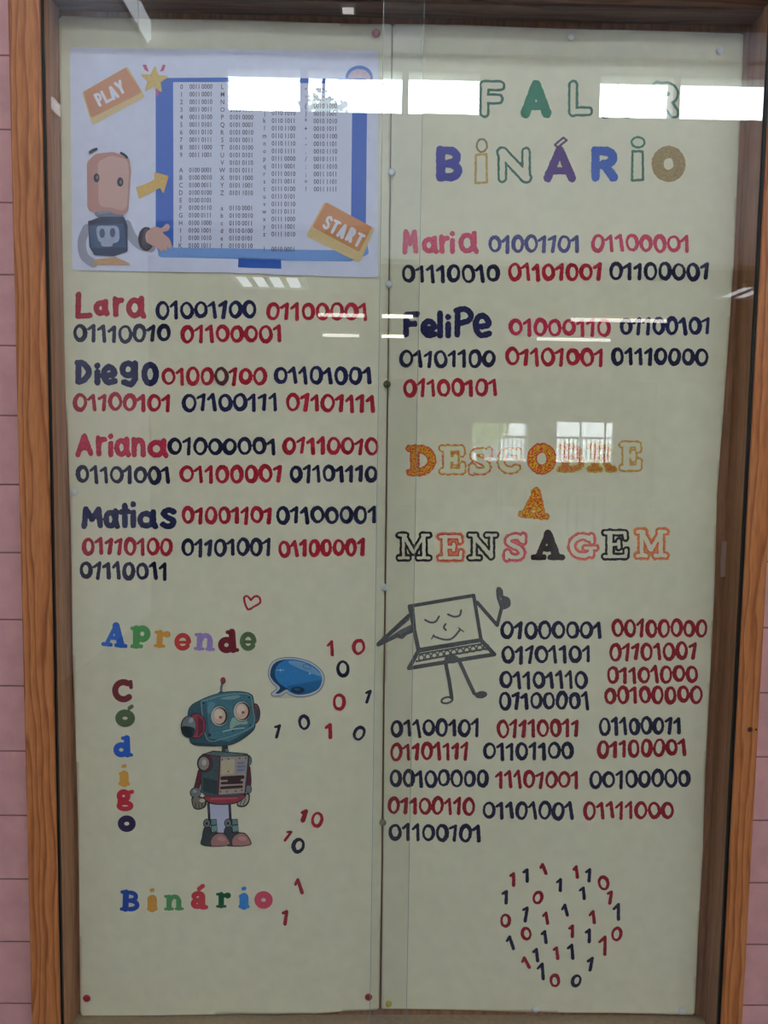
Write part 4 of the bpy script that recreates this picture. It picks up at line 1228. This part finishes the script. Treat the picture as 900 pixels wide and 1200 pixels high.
# ================================================================== PUSH PINS
pw = plain('white_pin_plastic', (214, 216, 212), .3, .5)
pred = plain('red_pin_plastic', (150, 20, 34), .3, .5)
pgreen = plain('green_pin_plastic', (84, 92, 48), .3, .5)
pgrey = plain('grey_green_pin_plastic', (128, 128, 106), .3, .5)
pyel = plain('yellow_pin_plastic', (206, 186, 84), .3, .5)
psteel = plain('pin_steel', (160, 160, 160), .3, .5, metal=1.)
pins = [(440.5, 41, 4.6, pred, 'red push pin at the top of left poster'),
        (459, 203, 4.4, pw, 'white push pin on the seam level with the second title word'),
        (455.5, 334, 4.4, pw, 'white push pin on the seam just above the name Felipe'),
        (453.5, 450.5, 4.4, pgreen, 'olive green push pin halfway up the seam between posters'),
        (450.5, 687.5, 4.4, pw, 'white push pin on the seam beside the laptop drawing'),
        (448.5, 962.5, 4.2, pgrey, 'grey green push pin low on the seam between posters'),
        (103, 1167, 4.6, pred, 'red push pin in the bottom left corner of left poster'),
        (432, 1165.5, 4.6, pred, 'red push pin in the bottom right corner of left poster'),
        (455.5, 1174, 4.2, pyel, 'yellow push pin at the bottom left of right poster'),
        (626.5, 1180, 4.2, pw, 'white push pin at the bottom middle of right poster'),
        (798, 1182, 4.6, pw, 'white push pin in the bottom right corner of right poster'),
        (668, 45, 4.2, pw, 'white push pin at the top middle of right poster'),
        (842, 61, 4.2, pw, 'white push pin in the top right corner of right poster'),
        (88, 576, 4.4, pw, 'white push pin on the left edge of left poster below the third name')]
for (px, py, r, mt, lab) in pins:
    c = sheet_pt(np.array([px]), np.array([py]), .0003)[0]
    R = r * PD / F_PX
    t = empty('push_pin', tuple(c))
    tag(t, lab, 'push pin', 'push pins holding the posters')
    MB().lathe(c, [(R * .55, .0002), (R * .62, .0012), (R * .95, .0016), (R, .0026), (R * .9, .0036), (R * .55, .0044), (R * .15, .0047)], 18).build('pin_head', mt, t, True)
    MB().lathe((c[0], c[1] + .004, c[2]), [(.0002, 0.0), (.0005, .0022), (.0005, .0044)], 8).build('pin_point', psteel, t)

# ================================================================== ROOM BEHIND THE CAMERA (seen mirrored in the glass)
louvre = plain('louvre_metal', (200, 204, 206), .35, .5)
body = plain('lamp_housing', (215, 216, 214), .5)
em_panel = emit('lit_louvre_panel', (238, 246, 255), LAMP)
em_tube = emit('lit_tube', (255, 250, 240), TUBE)
em_hall_fill = emit('hall_fill_tube', (222, 236, 255), HALL_FILL)


def on_ceiling(px, py, h):
    dx, dz = direction(px, py); L = (h - CAM[2]) / dz
    return float(dx * L), float(y_behind(L))


def louvre_light(x0, x1, y0, y1, z, label):
    t = empty('ceiling_light', ((x0 + x1) / 2, (y0 + y1) / 2, z - .04))
    tag(t, label, 'ceiling light', 'louvred ceiling lights')
    b = MB().box(x0 - .03, x1 + .03, y0 - .03, y0, z - .04, z).box(x0 - .03, x1 + .03, y1, y1 + .03, z - .04, z).box(x0 - .03, x0, y0, y1, z - .04, z).box(x1, x1 + .03, y0, y1, z - .04, z)
    b.build('lamp_housing', body, t)
    w = (x1 - x0) / 4
    for k in range(4):
        MB().box(x0 + k * w + .008, x0 + (k + 1) * w - .045, y0, y1, z - .022, z - .005).build('diffuser', em_panel, t)
    for k in range(1, 4):
        MB().box(x0 + k * w - .045, x0 + k * w + .008, y0, y1, z - .032, z - .001).build('louvre', louvre, t)


def tube_light(x0, x1, y, z, label, em=em_tube, par_y=False):
    t = empty('tube_light', ((x0 + x1) / 2, y, z - .06))
    tag(t, label, 'ceiling light', 'tube lights on the ceilings')
    MB().box(x0, x1, y - .05, y + .05, z - .03, z).build('lamp_housing', body, t)
    MB().tube([(x0 + .03, y, z - .052), (x1 - .03, y, z - .052)], .02, 10).build('tube', em, t, True)
    MB().box(x0, x0 + .03, y - .025, y + .025, z - .08, z - .03).build('end_cap', body, t)
    MB().box(x1 - .03, x1, y - .025, y + .025, z - .08, z - .03).build('end_cap', body, t)


p0 = on_ceiling(273, 319, Z_LOW); p1 = on_ceiling(352, 320.5, Z_LOW); p2 = on_ceiling(284, 333, Z_LOW)
louvre_light(p0[0], p1[0], min(p0[1], p2[1]), max(p0[1], p2[1]), Z_LOW, 'louvred square ceiling light mirrored below the printed sheet')
p0 = on_ceiling(872, 332, Z_LOW); p2 = on_ceiling(839, 345.5, Z_LOW)
louvre_light(p0[0], p0[0] + .66, min(p0[1], p2[1]), max(p0[1], p2[1]), Z_LOW, 'louvred square ceiling light mirrored at the right edge of the case')
for (a, c, y, lab) in [(370, 430, 369.3, 'near tube light mirrored at the end of the first red byte'),
                       (445, 487, 370.8, 'near tube light mirrored at the start of the name Felipe'),
                       (664, 786, 375.5, 'near long tube light mirrored right of the name Felipe'),
                       (376, 423, 393, 'far tube light mirrored under the first red byte'),
                       (445, 476, 394.2, 'far tube light mirrored left of the name Felipe'),
                       (625, 719, 398, 'far long tube light mirrored below the long near tube')]:
    u = on_ceiling(a, y, Z_LOW - .05); v = on_ceiling(c, y, Z_LOW - .05)
    tube_light(u[0], v[0], (u[1] + v[1]) / 2, Z_LOW, lab)
# added, unseen fill tubes: brighten the posters and the mirrored high wall
for k, x in enumerate((-.7, 1.0, 2.7)):
    tube_light(x - .6, x + .6, -2.5, Z_HALL, 'added unseen hall fill tube nearer the case, %s from the left wall' % ['first', 'second', 'last'][k], em_hall_fill)
for k, x in enumerate((-1.0, .6, 2.2, 3.6)):
    tube_light(x - .6, x + .6, -5.1, Z_HALL, 'added unseen hall fill tube before the strip windows, %s from the left wall' % ['first', 'second', 'third', 'last'][k], em_hall_fill)

q = on_ceiling(408, 12.5, Z_HALL - .03)
t = empty('spot_light', (q[0], q[1], Z_HALL - .03)); tag(t, 'tiny square light on the high ceiling, mirrored at the top of the case', 'ceiling light')
MB().box(q[0] - .06, q[0] + .06, q[1] - .06, q[1] + .06, Z_HALL - .025, Z_HALL).build('lamp_housing', body, t)
MB().box(q[0] - .045, q[0] + .045, q[1] - .045, q[1] + .045, Z_HALL - .03, Z_HALL - .025).build('diffuser', emit('lit_spot', (255, 250, 240), 5.), t)

# lit strip high on the left wall
t = empty('wall_light', (XL + .05, y_behind(6.4), 4.70)); tag(t, 'long white wall light high on the left wall by the ceiling', 'wall light')
em_wall = emit('lit_wall_strip', (236, 244, 248), 3.2)


def on_left_wall(px, py, x):
    dx, dz = direction(px, py); L = x / dx
    return float(y_behind(L)), float(1.5 + dz * L)


q1 = on_left_wall(189.5, 75, XL + .045); q2 = on_left_wall(164.5, 33, XL + .045); q3 = on_left_wall(189.5, 49, XL + .045); q4 = on_left_wall(161.5, 27, XL + .045)
zw0, zw1 = (q1[1] + q2[1]) / 2, q3[1]
MB().box(XL, XL + .03, q1[0], q4[0] + .85, zw0 - .02, zw1 + .02).build('lamp_housing', body, t)
MB().box(XL + .03, XL + .045, q1[0], q2[0], zw0, zw1).build('diffuser', em_wall, t)
MB().box(XL + .03, XL + .045, q4[0], q4[0] + .8, zw0, zw1).build('diffuser', em_wall, t)
# small lamp nearer on the left wall
dx, dz = direction(60, 124); Ls = XL / dx
t = empty('emergency_light', (XL + .03, y_behind(float(Ls)), 1.5 + float(dz * Ls))); tag(t, 'small twin emergency light on the left wall', 'wall light')
zc = 1.5 + float(dz * Ls); yc = y_behind(float(Ls))
MB().box(XL, XL + .02, yc - .07, yc + .07, zc - .045, zc + .045).build('lamp_housing', body, t)
MB().box(XL + .02, XL + .03, yc - .06, yc + .06, zc - .035, zc - .006).build('diffuser', em_wall, t)
MB().box(XL + .02, XL + .03, yc - .06, yc + .06, zc + .006, zc + .03).build('diffuser', em_wall, t)

# two low tables far behind, catching the window light
top = plain('table_laminate', (205, 200, 190), .25, .5)
tleg = plain('table_leg_metal', (90, 90, 92), .4, .5, metal=.6)
for (a, c, y, lab) in [(582, 622, 565, 'white table far behind, mirrored under the word DESCOBRE, left'), (668, 706, 577, 'white table far behind, mirrored under the word DESCOBRE, right')]:
    dxa, dza = direction(a, y); dxc, _ = direction(c, y); L = float((.74 - 1.5) / dza)
    x0, x1, yy = float(dxa * L), float(dxc * L), y_behind(L)
    t = empty('table', ((x0 + x1) / 2, yy, 0)); tag(t, lab, 'table', 'tables in the low room')
    MB().box(x0, x1, yy - .35, yy + .35, .715, .74, bev=.004).build('tabletop', top, t)
    for sx in (x0 + .05, x1 - .05):
        for sy in (yy - .3, yy + .3):
            MB().box(sx - .018, sx + .018, sy - .018, sy + .018, 0, .715).build('leg', tleg, t)

# outside the far windows: pale house with a balcony, a leafy tree
L_H = 27.
hx0, hx1 = behind(530, 518, L_H)[0], behind(735, 518, L_H)[0]
hy = y_behind(L_H)
house = empty('house', ((hx0 + hx1) / 2, hy, -.1)); tag(house, 'pale house with a railed balcony outside the far windows', 'house')
hw = plain('house_render', (222, 222, 222), .9, .1); hd = plain('house_door', (110, 116, 124), .6)
MB().box(hx0, hx1, hy - 4, hy, -.1, 4.5).build('wall', hw, house)
MB().box(hx0 - .3, hx1 + .3, hy, hy + 1.1, .95, 1.1).build('balcony_slab', hw, house)
rail = MB().box(hx0 - .3, hx1 + .3, hy + 1.05, hy + 1.1, 1.75, 1.82)
k = hx0 - .3
while k < hx1 + .3:
    rail.box(k, k + .03, hy + 1.06, hy + 1.09, 1.1, 1.75); k += .14
rail.build('railing', plain('railing_iron', (30, 30, 34), .5), house)
for dxx in (.8, 2.4):
    MB().box(hx0 + dxx, hx0 + dxx + .8, hy, hy + .03, 1.1, 3.1).build('balcony_door', hd, house)


def tree(cx, cy, z0, h, rad, n, leaf, label, seed, rgb=(150, 172, 112)):
    rnd = random.Random(seed)
    t = empty('tree', (cx, cy, z0)); tag(t, label, 'tree')
    b = MB().tube([(cx, cy, z0), (cx + .05, cy, z0 + h * .3), (cx - .04, cy + .05, z0 + h * .6), (cx, cy, z0 + h * .9)], [.14, .11, .08, .02], 8)
    for q in range(6):
        a = rnd.uniform(0, 6.28); zz = z0 + h * rnd.uniform(.4, .7)
        b.tube([(cx, cy, zz), (cx + math.cos(a) * rad * .4, cy + math.sin(a) * rad * .4, zz + rad * .25), (cx + math.cos(a) * rad * .8, cy + math.sin(a) * rad * .8, zz + rad * .55)], [.05, .035, .01], 6)
    b.build('trunk', plain('bark', (50, 40, 32), .9), t)
    lf = MB()
    for q in range(n):
        u = Vector((rnd.gauss(0, 1), rnd.gauss(0, 1), rnd.gauss(0, 1))).normalized() * rad * rnd.uniform(.35, 1)
        p = Vector((cx, cy, z0 + h * .72)) + Vector((u.x, u.y, u.z * .9))
        a = Vector((rnd.uniform(-1, 1), rnd.uniform(-1, 1), rnd.uniform(-1, 1))).normalized(); c = a.orthogonal().normalized()
        s = leaf * rnd.uniform(.6, 1.2)
        lf.add([p - a * s, p + c * s * .5, p + a * s, p - c * s * .5], [(0, 1, 2, 3)])
    lf.build('crown', plain('tree_leaves', rgb, .7, .2, .3, 3.), t)


q = behind(562, 512, 23.3)
tree(q[0], q[1], -.1, 3.2, .9, 900, .13, 'leafy tree outside the far windows beside the pale house', 3)
q = behind(380, 118, 22.)
tree(q[0], q[1], -.1, (q[2] + .1) / .75, .75, 260, .13, 'thin treetop outside the second strip window', 5, (168, 176, 160))
